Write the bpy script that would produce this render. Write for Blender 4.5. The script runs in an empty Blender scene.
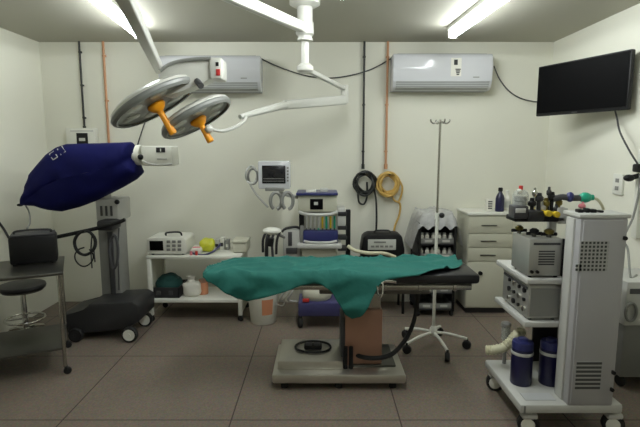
import bpy, bmesh, math, random
from mathutils import Vector, Matrix, noise
random.seed(7)
PI = math.pi
SC = bpy.context.scene
COL = SC.collection

# ------------------------------------------------------------------ camera
F_PX, PITCH, CAM_Z = 480.0, math.radians(7.77), 1.63
cd = bpy.data.cameras.new('camera'); cam = bpy.data.objects.new('camera', cd); COL.objects.link(cam)
cd.sensor_width = 36; cd.lens = 36 * F_PX / 640; cd.clip_start = .05
cam.location = (0, 0, CAM_Z); cam.rotation_euler = (PI / 2 - PITCH, 0, 0)
SC.camera = cam
CT, ST = math.cos(PITCH), math.sin(PITCH)

def at(px, py, Y):
    """point seen at photo pixel (px, py) that stands Y metres into the room"""
    a, b = (px - 320) / F_PX, (213.5 - py) / F_PX
    d = Vector((a, CT + b * ST, -ST + b * CT))
    t = Y / d.y
    return Vector((d.x * t, Y, CAM_Z + d.z * t))

def flo(px, py, z=0.0):
    a, b = (px - 320) / F_PX, (213.5 - py) / F_PX
    d = Vector((a, CT + b * ST, -ST + b * CT))
    t = (z - CAM_Z) / d.z
    return Vector((d.x * t, d.y * t, z))

# ------------------------------------------------------------------ materials
def lin(c):
    return tuple(((v / 255) / 12.92 if v / 255 <= .04045 else ((v / 255 + .055) / 1.055) ** 2.4) for v in c)

def mat(name, rgb, rough=.5, metal=0., var=.06, scale=14., bump=0., bscale=80., spec=.5, coat=0.):
    m = bpy.data.materials.new(name); m.use_nodes = True
    nt = m.node_tree; b = nt.nodes['Principled BSDF']; N = nt.nodes.new; L = nt.links.new
    tc = N('ShaderNodeTexCoord'); nz = N('ShaderNodeTexNoise'); nz.inputs['Scale'].default_value = scale
    nz.inputs['Detail'].default_value = 3
    L(tc.outputs['Object'], nz.inputs['Vector'])
    mx = N('ShaderNodeMix'); mx.data_type = 'RGBA'
    c = lin(rgb)
    mx.inputs[6].default_value = tuple(v * (1 - var) for v in c) + (1,)
    mx.inputs[7].default_value = tuple(min(1, v * (1 + var)) for v in c) + (1,)
    L(nz.outputs['Fac'], mx.inputs[0]); L(mx.outputs[2], b.inputs['Base Color'])
    b.inputs['Roughness'].default_value = rough; b.inputs['Metallic'].default_value = metal
    b.inputs['Specular IOR Level'].default_value = spec
    if coat: b.inputs['Coat Weight'].default_value = coat
    if bump:
        n2 = N('ShaderNodeTexNoise'); n2.inputs['Scale'].default_value = bscale
        L(tc.outputs['Object'], n2.inputs['Vector'])
        bp = N('ShaderNodeBump'); bp.inputs['Strength'].default_value = bump; bp.inputs['Distance'].default_value = .01
        L(n2.outputs['Fac'], bp.inputs['Height']); L(bp.outputs['Normal'], b.inputs['Normal'])
    return m

def emit(name, rgb, s):
    m = bpy.data.materials.new(name); m.use_nodes = True
    b = m.node_tree.nodes['Principled BSDF']
    b.inputs['Base Color'].default_value = (.8, .8, .8, 1)
    b.inputs['Emission Color'].default_value = lin(rgb) + (1,); b.inputs['Emission Strength'].default_value = s
    return m

def clear(name, rgb, rough, amount):
    m = bpy.data.materials.new(name); m.use_nodes = True
    nt = m.node_tree; b = nt.nodes['Principled BSDF']
    b.inputs['Base Color'].default_value = lin(rgb) + (1,); b.inputs['Roughness'].default_value = rough
    tr = nt.nodes.new('ShaderNodeBsdfTransparent'); mix = nt.nodes.new('ShaderNodeMixShader')
    nz = nt.nodes.new('ShaderNodeTexNoise'); nz.inputs['Scale'].default_value = 9
    mr = nt.nodes.new('ShaderNodeMapRange'); mr.inputs['To Min'].default_value = max(0, amount - .15); mr.inputs['To Max'].default_value = min(1, amount + .15)
    nt.links.new(nz.outputs['Fac'], mr.inputs['Value']); nt.links.new(mr.outputs['Result'], mix.inputs[0])
    nt.links.new(tr.outputs[0], mix.inputs[1]); nt.links.new(b.outputs[0], mix.inputs[2])
    nt.links.new(mix.outputs[0], nt.nodes['Material Output'].inputs['Surface'])
    return m

M = dict(
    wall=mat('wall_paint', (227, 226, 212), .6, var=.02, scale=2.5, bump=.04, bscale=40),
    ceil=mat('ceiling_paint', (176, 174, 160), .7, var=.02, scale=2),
    white=mat('white_enamel', (222, 222, 212), .38, var=.03),
    cream=mat('cream_enamel', (190, 189, 172), .42, var=.03),
    acw=mat('glossy_white_plastic', (204, 205, 208), .16, var=.01),
    acg=mat('conditioner_grey_plastic', (150, 152, 148), .4),  # plain grey of the conditioner's plate, grille and display strip
    lamp=mat('lamp_white_lacquer', (206, 206, 198), .28, var=.02),
    lampg=mat('lamp_grey_trim', (132, 134, 130), .35),
    lens=mat('lamp_frosted_lens', (206, 210, 204), .15, var=.25, scale=60),
    orange=mat('orange_plastic', (244, 160, 24), .35),
    steel=mat('brushed_stainless', (176, 174, 166), .26, 1., var=.08, scale=30),
    bsteel=mat('satin_stainless', (200, 197, 188), .4, 1., var=.06, scale=20),
    chrome=mat('chrome', (215, 215, 210), .12, 1.),
    dsteel=mat('dull_steel', (98, 97, 92), .38, 1.),
    alum=mat('aluminium_case', (176, 176, 170), .36, .55, var=.06),
    grey=mat('grey_plastic', (128, 128, 124), .45),
    lgrey=mat('light_grey_enamel', (186, 186, 181), .42, var=.03),
    mgrey=mat('machine_grey_enamel', (162, 161, 162), .45, var=.03, scale=3),
    dgrey=mat('dark_grey_plastic', (62, 62, 64), .5),
    column=mat('column_grey_paint', (136, 136, 132), .45),
    charcoal=mat('charcoal_plastic', (36, 36, 38), .5),
    black=mat('black_plastic', (18, 18, 19), .5, spec=.3),
    rubber=mat('black_rubber', (20, 20, 20), .7),
    vinyl=mat('black_vinyl', (26, 25, 27), .38, bump=.1, bscale=25),
    screen=mat('dark_screen', (6, 6, 7), .5, spec=.06),
    screen2=mat('monitor_screen', (30, 30, 33), .22),
    copper=mat('copper_pipe', (188, 140, 104), .5, .1),
    pipeblk=mat('black_pipe_paint', (34, 36, 34), .45),
    yellow=mat('yellow_hose', (196, 160, 84), .5),
    yel=mat('yellow_plastic', (206, 178, 40), .4),
    lime=mat('lime_plastic_bag', (204, 206, 50), .35, var=.2, scale=30, bump=.5, bscale=22),
    navy=mat('navy_cloth', (8, 12, 74), .8, spec=.2, var=.18, scale=6, bump=.12, bscale=16),
    navyp=mat('navy_plastic', (40, 44, 96), .35),
    bottleb=mat('cobalt_blue_plastic', (15, 14, 56), .35, coat=.1),
    purple=mat('slate_purple_plastic', (62, 61, 104), .4),
    teal=mat('teal_surgical_cloth', (24, 99, 90), .82, var=.12, scale=10, bump=.5, bscale=18),
    tealdk=mat('dark_teal_cloth', (20, 66, 62), .85, var=.15),
    green=mat('green_rubber', (28, 160, 128), .4),
    pink=mat('pink_plastic', (220, 130, 140), .45),
    red=mat('red_plastic', (190, 50, 46), .4),
    brown=mat('terracotta_lid_and_reflection', (158, 120, 100), .38, .2, var=.06),  # own brown of the jar lid; painted floor reflection on the table column
    brass=mat('brass', (128, 116, 62), .35, .8),
    paper=mat('white_paper', (224, 222, 212), .8),
    clip=mat('printed_label_grey', (196, 198, 190), .6),
    ink=mat('printed_ink', (40, 40, 42), .6),
    cloudy=mat('cloudy_white_hose', (206, 202, 172), .45),
    osticker=mat('orange_sticker', (206, 140, 104), .6),
    film=clear('clear_plastic_sheet', (182, 182, 180), .4, .7),
    glass=clear('clear_glass_jar', (190, 196, 190), .08, .35),
    tubebright=emit('bright_tube_diffuser', (244, 250, 250), 78.0),  # stronger emission than the side tubes, for the middle of the room
    tubelight=emit('led_tube_diffuser', (244, 250, 250), 36.0),
)

# floor: speckled terrazzo panels with thin dark joints
def floor_mat():
    m = bpy.data.materials.new('terrazzo_floor'); m.use_nodes = True
    nt = m.node_tree; b = nt.nodes['Principled BSDF']; N = nt.nodes.new; L = nt.links.new
    tc = N('ShaderNodeTexCoord'); sp = N('ShaderNodeSeparateXYZ'); L(tc.outputs['Object'], sp.inputs[0])
    def joint(sock, off, step):
        a = N('ShaderNodeMath'); a.operation = 'ADD'; a.inputs[1].default_value = -off; L(sock, a.inputs[0])
        d = N('ShaderNodeMath'); d.operation = 'DIVIDE'; d.inputs[1].default_value = step; L(a.outputs[0], d.inputs[0])
        f = N('ShaderNodeMath'); f.operation = 'FRACT'; L(d.outputs[0], f.inputs[0])
        s = N('ShaderNodeMath'); s.operation = 'SUBTRACT'; s.inputs[1].default_value = .5; L(f.outputs[0], s.inputs[0])
        ab = N('ShaderNodeMath'); ab.operation = 'ABSOLUTE'; L(s.outputs[0], ab.inputs[0])
        g = N('ShaderNodeMath'); g.operation = 'GREATER_THAN'; g.inputs[1].default_value = .5 - .0042 / step; L(ab.outputs[0], g.inputs[0])
        return g.outputs[0]
    x0 = flo(229, 427).x; y0 = flo(450, 420).y
    jx = joint(sp.outputs[0], x0, 1.02); jy = joint(sp.outputs[1], y0, .90)
    mxj = N('ShaderNodeMath'); mxj.operation = 'MAXIMUM'; L(jx, mxj.inputs[0]); L(jy, mxj.inputs[1])
    big = N('ShaderNodeTexNoise'); big.inputs['Scale'].default_value = 1.7; big.inputs['Detail'].default_value = 4; L(tc.outputs['Object'], big.inputs['Vector'])
    c1 = N('ShaderNodeMix'); c1.data_type = 'RGBA'
    c1.inputs[6].default_value = lin((106, 96, 82)) + (1,); c1.inputs[7].default_value = lin((128, 112, 99)) + (1,); L(big.outputs['Fac'], c1.inputs[0])
    vo = N('ShaderNodeTexVoronoi'); vo.inputs['Scale'].default_value = 110; L(tc.outputs['Object'], vo.inputs['Vector'])
    c2 = N('ShaderNodeMix'); c2.data_type = 'RGBA'; c2.blend_type = 'OVERLAY'; c2.inputs[0].default_value = .22
    L(c1.outputs[2], c2.inputs[6]); L(vo.outputs['Color'], c2.inputs[7])
    hs = N('ShaderNodeHueSaturation'); hs.inputs['Saturation'].default_value = .85; L(c2.outputs[2], hs.inputs['Color'])
    c3 = N('ShaderNodeMix'); c3.data_type = 'RGBA'; c3.inputs[7].default_value = lin((58, 46, 42)) + (1,)
    L(mxj.outputs[0], c3.inputs[0]); L(hs.outputs['Color'], c3.inputs[6]); L(c3.outputs[2], b.inputs['Base Color'])
    b.inputs['Roughness'].default_value = .5; b.inputs['Specular IOR Level'].default_value = .3
    return m
M['floor'] = floor_mat()

def grille_mat(name, base, hole, sx, sz):
    m = bpy.data.materials.new(name); m.use_nodes = True
    nt = m.node_tree; b = nt.nodes['Principled BSDF']; N = nt.nodes.new; L = nt.links.new
    tc = N('ShaderNodeTexCoord'); sp = N('ShaderNodeSeparateXYZ'); L(tc.outputs['Object'], sp.inputs[0])
    out = None
    for k, st in ((0, sx), (2, sz)):
        if not st: continue
        d = N('ShaderNodeMath'); d.operation = 'DIVIDE'; d.inputs[1].default_value = st; L(sp.outputs[k], d.inputs[0])
        f = N('ShaderNodeMath'); f.operation = 'FRACT'; L(d.outputs[0], f.inputs[0])
        g = N('ShaderNodeMath'); g.operation = 'GREATER_THAN'; g.inputs[1].default_value = .42; L(f.outputs[0], g.inputs[0])
        if out is None: out = g.outputs[0]
        else:
            q = N('ShaderNodeMath'); q.operation = 'MULTIPLY'; L(out, q.inputs[0]); L(g.outputs[0], q.inputs[1]); out = q.outputs[0]
    c = N('ShaderNodeMix'); c.data_type = 'RGBA'; c.inputs[6].default_value = lin(base) + (1,); c.inputs[7].default_value = lin(hole) + (1,)
    L(out, c.inputs[0]); L(c.outputs[2], b.inputs['Base Color']); b.inputs['Roughness'].default_value = .5
    return m
M['perf'] = grille_mat('perforated_grille', (160, 160, 156), (44, 44, 44), .021, .021)
M['slots'] = grille_mat('slotted_grille', (158, 158, 154), (60, 60, 60), 0, .024)
M['acslots'] = grille_mat('conditioner_louver', (186, 188, 188), (152, 154, 152), 0, .02)

# ------------------------------------------------------------------ mesh builder
class MB:
    def __init__(s): s.bm = bmesh.new()
    def _xf(s, vs, Mx):
        bmesh.ops.transform(s.bm, matrix=Mx, verts=vs)
    def box(s, c, d, rz=0., bev=0., rot=None, seg=2):
        r = bmesh.ops.create_cube(s.bm, size=1.0); vs = r['verts']
        R = rot if rot is not None else Matrix.Rotation(rz, 4, 'Z')
        s._xf(vs, Matrix.Translation(Vector(c)) @ R @ Matrix.Diagonal((abs(d[0]), abs(d[1]), abs(d[2]), 1)))
        if bev:
            es = list({e for v in vs for e in v.link_edges})
            bmesh.ops.bevel(s.bm, geom=es, offset=min(bev, .45 * min(abs(x) for x in d)), segments=seg, affect='EDGES', profile=.5)
        return s
    def span(s, a, b, bev=0.):
        a, b = Vector(a), Vector(b)
        return s.box((a + b) / 2, b - a, bev=bev)
    def prect(s, x0, y0, x1, y1, Y, dep, bev=.004):
        """a box whose front face fills the photo rectangle at Y and reaches dep deeper"""
        xm, ym = (x0 + x1) / 2, (y0 + y1) / 2
        X0, X1 = at(x0, ym, Y).x, at(x1, ym, Y).x
        Z1, Z0 = at(xm, y0, Y).z, at(xm, y1, Y).z
        return s.span((X0, Y, Z0), (X1, Y + dep, Z1), bev)
    def cyl(s, p0, p1, r0, r1=None, seg=18):
        p0, p1 = Vector(p0), Vector(p1); r1 = r0 if r1 is None else r1
        r = bmesh.ops.create_cone(s.bm, cap_ends=True, segments=seg, radius1=r0, radius2=r1, depth=(p1 - p0).length)
        q = (p1 - p0).to_track_quat('Z', 'Y').to_matrix().to_4x4()
        s._xf(r['verts'], Matrix.Translation((p0 + p1) / 2) @ q)
        return s
    def ball(s, c, r, sc=(1, 1, 1), seg=16):
        q = bmesh.ops.create_uvsphere(s.bm, u_segments=seg, v_segments=max(6, seg // 2), radius=r)
        s._xf(q['verts'], Matrix.Translation(Vector(c)) @ Matrix.Diagonal((sc[0], sc[1], sc[2], 1)))
        return s
    def lathe(s, prof, c, seg=24, axis=None):
        q = Matrix.Identity(4) if axis is None else Vector(axis).to_track_quat('Z', 'Y').to_matrix().to_4x4()
        T = Matrix.Translation(Vector(c)) @ q
        rings = []
        for r, z in prof:
            if r < 1e-5: rings.append([s.bm.verts.new(T @ Vector((0, 0, z)))])
            else: rings.append([s.bm.verts.new(T @ Vector((r * math.cos(2 * PI * k / seg), r * math.sin(2 * PI * k / seg), z))) for k in range(seg)])
        for a, b in zip(rings, rings[1:]):
            for k in range(seg):
                k2 = (k + 1) % seg
                if len(a) == 1 and len(b) == 1: continue
                if len(a) == 1: s.bm.faces.new((a[0], b[k], b[k2]))
                elif len(b) == 1: s.bm.faces.new((a[k], a[k2], b[0]))
                else: s.bm.faces.new((a[k], a[k2], b[k2], b[k]))
        return s
    def tube(s, pts, r, seg=8, sm=5, closed=False, radii=None):
        P = [Vector(p) for p in pts]; n = len(P); Q = []; RR = []
        rad = radii or [r] * n
        if sm > 1 and n > 2:
            for i in range(n if closed else n - 1):
                g = (lambda k: P[k % n]) if closed else (lambda k: P[max(0, min(n - 1, k))])
                a, b, c, d = g(i - 1), g(i), g(i + 1), g(i + 2)
                for k in range(sm):
                    t = k / sm
                    Q.append(.5 * (2 * b + (c - a) * t + (2 * a - 5 * b + 4 * c - d) * t * t + (3 * b - a - 3 * c + d) * t ** 3))
                    RR.append(rad[i] * (1 - t) + rad[(i + 1) % n] * t)
            if not closed: Q.append(P[-1]); RR.append(rad[-1])
        else: Q = P; RR = list(rad)
        m = len(Q); rings = []; up = None
        for i in range(m):
            t = (Q[(i + 1) % m] - Q[i - 1]) if closed else (Q[min(m - 1, i + 1)] - Q[max(0, i - 1)])
            t = t.normalized() if t.length > 1e-9 else Vector((0, 0, 1))
            if up is None: up = Vector((0, 0, 1)) if abs(t.z) < .9 else Vector((1, 0, 0))
            u = up - t * up.dot(t)
            if u.length < 1e-6: u = t.orthogonal()
            u.normalize(); up = u; v = t.cross(u)
            rings.append([s.bm.verts.new(Q[i] + RR[i] * (u * math.cos(2 * PI * k / seg) + v * math.sin(2 * PI * k / seg))) for k in range(seg)])
        for i in range(m if closed else m - 1):
            a, b = rings[i], rings[(i + 1) % m]
            for k in range(seg): s.bm.faces.new((a[k], a[(k + 1) % seg], b[(k + 1) % seg], b[k]))
        if not closed:
            s.bm.faces.new(rings[0]); s.bm.faces.new(list(reversed(rings[-1])))
        return s
    def prism(s, pts, vec, bev=0.):
        vec = Vector(vec)
        a = [s.bm.verts.new(Vector(p)) for p in pts]; b = [s.bm.verts.new(Vector(p) + vec) for p in pts]
        n = len(a); fs = [s.bm.faces.new(a), s.bm.faces.new(list(reversed(b)))]
        for k in range(n): fs.append(s.bm.faces.new((a[k], b[k], b[(k + 1) % n], a[(k + 1) % n])))
        if bev:
            es = list({e for f in fs for e in f.edges})
            bmesh.ops.bevel(s.bm, geom=es, offset=bev, segments=2, affect='EDGES', profile=.5)
        return s
    def build(s, name, m, parent=None, smooth=35, local=False):
        bmesh.ops.recalc_face_normals(s.bm, faces=s.bm.faces)
        me = bpy.data.meshes.new(name)
        if parent is not None and not local:
            p = parent; W = Matrix.Identity(4)
            while p is not None:
                W = p.matrix_basis @ W; p = p.parent
            s.bm.transform(W.inverted())
        s.bm.to_mesh(me); s.bm.free()
        me.materials.append(M[m] if isinstance(m, str) else m)
        me.polygons.foreach_set('use_smooth', [True] * len(me.polygons))
        me.set_sharp_from_angle(angle=math.radians(smooth))
        o = bpy.data.objects.new(name, me); COL.objects.link(o)
        if parent is not None: o.parent = parent
        return o

def tag(o, label, cat, group=None, kind=None):
    o['label'] = label; o['category'] = cat
    if group: o['group'] = group
    if kind: o['kind'] = kind
    return o
def thing(name, label, cat, loc=(0, 0, 0), rz=0., group=None):
    o = bpy.data.objects.new(name, None); COL.objects.link(o)
    o.empty_display_size = .05; o.location = loc; o.rotation_euler = (0, 0, rz)
    return tag(o, label, cat, group)
def part(o, label): o['label'] = label; return o
def structure(o, label, cat):
    return tag(o, label, cat, kind='structure')
def copy_tree(o, parent=None):
    c = o.copy(); COL.objects.link(c)
    if parent is not None: c.parent = parent
    for ch in [x for x in COL.objects if x.parent == o]: copy_tree(ch, c)
    return c

# ------------------------------------------------------------------ the room
BY, FY = 4.97, -1.6
LX, RX, CZ = at(39, 45, BY).x, at(554, 41, BY).x, at(310, 42, BY).z
print('ROOM', LX, RX, CZ)
structure(MB().span((LX - .1, FY - .1, -.1), (RX + .1, BY + .1, 0)).build('floor', 'floor'), 'brown speckled terrazzo floor with thin dark joints', 'floor')
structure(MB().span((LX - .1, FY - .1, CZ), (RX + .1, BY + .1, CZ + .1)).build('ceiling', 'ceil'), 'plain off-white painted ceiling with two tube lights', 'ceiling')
structure(MB().span((LX - .1, BY, 0), (RX + .1, BY + .1, CZ)).build('wall_back', 'wall'), 'cream painted back wall carrying two air conditioners', 'wall')
structure(MB().span((LX - .1, FY - .1, 0), (LX, BY, CZ)).build('wall_left', 'wall'), 'cream painted wall at left edge of the picture', 'wall')
structure(MB().span((RX, FY - .1, 0), (RX + .1, BY, CZ)).build('wall_right', 'wall'), 'cream painted wall behind the television', 'wall')
structure(MB().span((LX, FY - .1, 0), (RX, FY, CZ)).build('wall_front', 'wall'), 'cream painted wall behind the viewer', 'wall')

# ---- tube lights
TL_ = []
def tube_light(fx, fy, nx, ny, label):
    # far end and near end lie on the ceiling plane
    def oc(px, py, z):
        a, b = (px - 320) / F_PX, (213.5 - py) / F_PX
        d = Vector((a, CT + b * ST, -ST + b * CT)); t = (z - CAM_Z) / d.z
        return Vector((d.x * t, d.y * t, z))
    p = oc(fx, fy, CZ - .055); q = oc(nx, ny, CZ - .055)
    u = (q - p).normalized(); L = 1.24
    root = thing('tube_light', label, 'ceiling light', (p.x, p.y, CZ), math.atan2(u.y, u.x), 'tube lights on the ceiling')
    TL_.append((root, u))
    b = MB(); b.box((L / 2, 0, -.018), (L + .03, .085, .036), bev=.006); b.build('housing', 'white', root, local=True)
    t = MB(); t.lathe([(0, 0), (.026, .004), (.038, .015), (.038, L - .015), (.026, L - .004), (0, L)], (0, 0, -.066), 14, (1, 0, 0))
    t.build('diffuser', 'tubelight', root, local=True)
    for xx in (.02, L - .02):
        e = MB(); e.box((xx, 0, -.063), (.02, .082, .084), bev=.01); e.build('end_cap', 'white', root, local=True)
tube_light(140, 34, 100, 0, 'glowing white ceiling tube light above the navy covered machine')
tube_light(452, 33, 494, 2, 'glowing white ceiling tube light above the air conditioner beside the television')

# a third tube hangs between them, just past the pole and over the upper edge of the photo
c = copy_tree(TL_[0][0]); c.location = (.14, 3.26, CZ); c.rotation_euler = (0, 0, -PI / 2)
c['label'] = 'ceiling tube light beside the surgical light pole, above the operating table'
c = copy_tree(TL_[0][0]); c.location = (.14, 1.5, CZ); c.rotation_euler = (0, 0, -PI / 2)  # fourth tube, added out of view to brighten the room
c['label'] = 'added unseen ceiling tube light over the viewer, brightening the room'
for c in [o for o in COL.objects if o.name.startswith('tube_light') and abs(o.location.x - .14) < .01 and o.location.y > 2]:
    for ch in [x for x in COL.objects if x.parent == c and x.name.startswith('diffuser')]:
        ch.data = ch.data.copy(); ch.data.materials[0] = M['tubebright']

# ---- air conditioners
def air_con(x0, x1, yt, yb, label, sx, sticker):
    Yf = BY - .22
    a, b = at(x0, yb, Yf), at(x1, yt, Yf)
    root = thing('air_conditioner', label, 'air conditioner', ((a.x + b.x) / 2, BY, a.z), 0, 'split air conditioners on the back wall')
    h = b.z - a.z; w = b.x - a.x
    pr = [(0, .0), (-.14, 0), (-.19, .03), (-.215, .085), (-.22, h * .6), (-.212, h - .03), (-.19, h), (0, h)]
    m = MB(); m.prism([(-w / 2, y, z) for y, z in pr], (w, 0, 0), .012); m.build('body', 'acw', root, local=True)
    m = MB(); m.prism([(-w / 2 + .03, y, z) for y, z in ((-.12, -.006), (-.196, .026), (-.222, .082), (-.214, .086), (-.18, .03), (-.12, .004))], (w - .06, 0, 0)); m.build('louver', 'acslots', root, local=True)
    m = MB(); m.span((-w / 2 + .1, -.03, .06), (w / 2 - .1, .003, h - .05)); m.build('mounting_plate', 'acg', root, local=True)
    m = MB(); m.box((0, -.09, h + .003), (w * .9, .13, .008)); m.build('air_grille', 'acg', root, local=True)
    sxw = at(sx, (yt + yb) / 2, Yf).x - (a.x + b.x) / 2
    m = MB(); m.box((sxw, -.2205, h * .62), (.1, .004, .17)); st = m.build('energy_label', 'paper', root, local=True)
    m = MB(); m.box((sxw - .005, -.2232, h * .62 + .045), (.035, .003, .05)); m.build('printed_mark', 'ink', st, local=False if False else True)
    m = MB()
    for k in range(4): m.box((sxw + .018, -.2232, h * .62 - .02 - .016 * k), (.05 - .008 * k, .003, .01))
    m.build('printed_bars', sticker, st, local=True)
    m = MB(); m.box((w / 2 - .16, -.2195, .12), (.06, .003, .012)); m.build('display_strip', 'acg', root, local=True)
    return root
air_con(159, 260, 55, 91, 'white split air conditioner behind the surgical lamp heads', 217, 'red')
air_con(393, 494, 53, 90, 'white split air conditioner between the copper pipe and the television', 456, 'ink')

def wcord(name, pts, r, m, label, cat='cord', Y=BY - .012):
    t = MB(); t.tube([at(x, y, p[2] if False else Y) for x, y in pts], r, 8)
    return tag(t.build(name, m), label, cat)
wcord('power_cord', [(258, 57), (272, 64), (290, 71), (310, 76.5), (330, 78), (350, 75.5), (372, 69), (392, 58)], .006, 'dgrey', 'thin dark cord sagging between the two air conditioners')
wcord('power_cord', [(494, 66), (499, 78), (508, 90), (520, 98), (534, 101.5), (545, 102)], .006, 'dgrey', 'thin dark cord running from air conditioner down behind the television')
wcord('power_cord', [(159, 86), (152, 103), (145, 122), (139, 140), (136, 152)], .006, 'dgrey', 'thin dark cord hanging down behind the larger lamp head')

# ---- gas pipes
def vpipe(name, x, y1, r, m, label):
    top = at(x, 43, BY - .03); bot = at(x, y1, BY - .03); X = top.x
    root = thing(name, label, 'pipe', (X, BY, bot.z))
    MB().cyl((X, BY - .03, bot.z), (X, BY - .03, CZ), r).build('tube', m, root)
    for f in (.12, .5, .88):
        z = bot.z + (CZ - bot.z) * f
        MB().box((X, BY - .018, z), (r * 2.6, .036, .018), bev=.003).build('clamp', m, root)
    MB().cyl((X, BY - .03, bot.z - .03), (X, BY - .03, bot.z + .02), r * 1.5).build('fitting', m, root)
vpipe('gas_pipe', 364.5, 166, .011, 'pipeblk', 'black vertical wall pipe ending at the coiled black hose')
vpipe('gas_pipe', 388, 166, .012, 'copper', 'copper vertical wall pipe ending at the coiled yellow hose')
vpipe('gas_pipe', 79, 128, .010, 'pipeblk', 'black vertical wall pipe ending at the white outlet box')
vpipe('gas_pipe', 103, 158, .012, 'copper', 'copper vertical wall pipe running down behind the navy cover')

def hose(name, cx, cy, r, n, m, tail, label, rr):
    Y = BY - .075; pts = []
    for k in range(n * 10):
        a = PI / 2 + 2 * PI * k / 10
        q = r * (.86 + .16 * math.sin(k * .37) + .06 * math.sin(k * 1.7)); oy = .06 * math.sin(k * .9)
        p = at(cx + q * math.cos(a), cy - q * 1.05 * math.sin(a), Y)
        pts.append(p + Vector((0, oy * .5, 0)))
    root = thing(name, label, 'hose', (at(cx, cy, BY).x, BY, at(cx, cy, BY).z), 0, 'coiled gas hoses hung on the back wall')
    t = MB(); t.tube(pts, rr, 8, 3); t.build('coil', m, root)
    for q in tail:
        t = MB(); t.tube([at(x, y, Y + .02) for x, y in q], rr * .9, 8); t.build('hose_tail', m, root)
    hk = at(cx, cy - r * .95, BY)
    MB().cyl((hk.x, BY, hk.z), (hk.x, BY - .13, hk.z - .005), .008).build('hook', 'dsteel', root)
hose('gas_hose', 365, 183, 11, 5, 'pipeblk', [[(374, 188), (376, 200), (376.5, 218), (376, 233)], [(358, 192), (359, 202), (364, 204), (367, 196), (367, 182)]], 'coil of black hose hanging from the black wall pipe', .011)
hose('gas_hose', 388, 184, 11, 7, 'yellow', [[(391, 192), (394, 200), (400, 204), (399, 216), (395, 226), (393, 238)], [(396, 176), (402, 186), (401, 196), (398, 203)]], 'coil of yellow hose hanging from the copper wall pipe', .012)

# ---- white outlet box, left on the back wall
c0 = at(82, 137, BY)
ob = thing('gas_outlet_box', 'white wall outlet box with dark square panel above the navy cover', 'outlet box', (c0.x, BY, at(82, 150, BY - .06).z))
MB().prect(66, 128, 96, 150, BY - .07, .07, .008).build('body', 'white', ob)
MB().prect(76.5, 133, 87.5, 144, BY - .078, .01, .001).build('panel', 'black', ob)
MB().prect(79, 138, 85, 141, BY - .081, .004, 0).build('panel_print', 'clip', ob)
MB().prect(70, 130.3, 93, 131.6, BY - .073, .004, 0).build('trim', 'lgrey', ob)

# ---- television on a swivel arm
pl, pr_ = at(537, 93, 4.37), at(630, 78, 3.58)
tc_ = (pl + pr_) / 2; dv = pr_ - pl; ang = math.atan2(dv.y, dv.x); TW = math.hypot(dv.x, dv.y)
TH = at(537, 68.5, 4.37).z - at(537, 118, 4.37).z
tv = thing('television', 'black wall television on swivel arm in the corner', 'television', (RX, tc_.y + .12, tc_.z))
Rz = Matrix.Rotation(ang, 4, 'Z')
def tvp(x, y, z): return tc_ + Rz @ Vector((x, y, z))
MB().box(tvp(0, .02, 0), (TW, .04, TH), bev=.008, rot=Rz).build('cabinet', 'black', tv)
MB().box(tvp(0, -.001, .006), (TW - .024, .006, TH - .036), rot=Rz).build('screen', 'screen', tv)
MB().box(tvp(0, .055, 0), (TW * .6, .04, TH * .55), bev=.01, rot=Rz).build('back_shell', 'black', tv)
MB().cyl(tvp(0, .07, 0), (RX - .02, tc_.y + .12, tc_.z), .022).build('swivel_arm', 'dgrey', tv)
MB().box((RX - .012, tc_.y + .12, tc_.z), (.024, .14, .26), bev=.004).build('wall_plate', 'dgrey', tv)
p1, p2 = tvp(-.02, -.006, -TH / 2 + .012), None
MB().box(p1, (.05, .003, .006), rot=Rz).build('maker_mark', 'dgrey', tv)
t = MB(); t.tube([tvp(TW * .35, .035, -TH / 2 + .02), at(617, 118, 3.75), at(620, 132, 3.6), at(629, 150, 3.5), at(637, 163, 3.46), at(638.5, 166, 3.46)], .007)
tag(t.build('power_cord', 'dgrey'), 'dark cord dropping from the television to the black clamp', 'cord')

# bracket with black clamps by the right edge, on a wall rail
br = thing('wall_bracket', 'white wall rail with black clamps below the television', 'bracket', (RX, 3.45, 1.35))
MB().span((RX - .04, 3.43, .98), (RX, 3.49, 1.62), .006).build('rail', 'white', br)
q = at(629, 178, 3.46)
MB().cyl((q.x, 3.46, q.z), (RX - .02, 3.46, q.z + .02), .018).build('clamp_arm', 'black', br)
MB().ball((q.x, 3.46, q.z), .032, (1.2, 1, .8)).build('clamp_knob', 'black', br)
MB().box(at(639, 168, 3.46), (.06, .07, .06), bev=.012).build('clamp', 'black', br)
t = MB(); t.tube([at(640, 174, 3.44), at(639, 190, 3.44), at(636, 206, 3.42), at(632, 220, 3.4), at(627, 230, 3.36), at(623, 240, 3.34), at(628, 250, 3.3), Vector((at(630, 282, 3.15).x, 3.15, at(632, 282, 3.05).z + .005)), Vector((at(636, 282, 3.2).x, 3.2, at(632, 282, 3.05).z + .006))], .008)
tag(t.build('equipment_cable', 'grey'), 'grey cable looping down from the black clamp beside the tall panel', 'cord')
sk = thing('wall_socket', 'pale wall socket plate beside the black clamps', 'socket', (RX, 3.73, 1.35))
MB().span((RX - .02, 3.67, 1.27), (RX, 3.79, 1.43), .004).build('plate', 'white', sk)
for k in (-.03, .03): MB().span((RX - .024, 3.71, 1.35 + k - .015), (RX - .018, 3.75, 1.35 + k + .015)).build('outlet', 'grey', sk)

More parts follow.
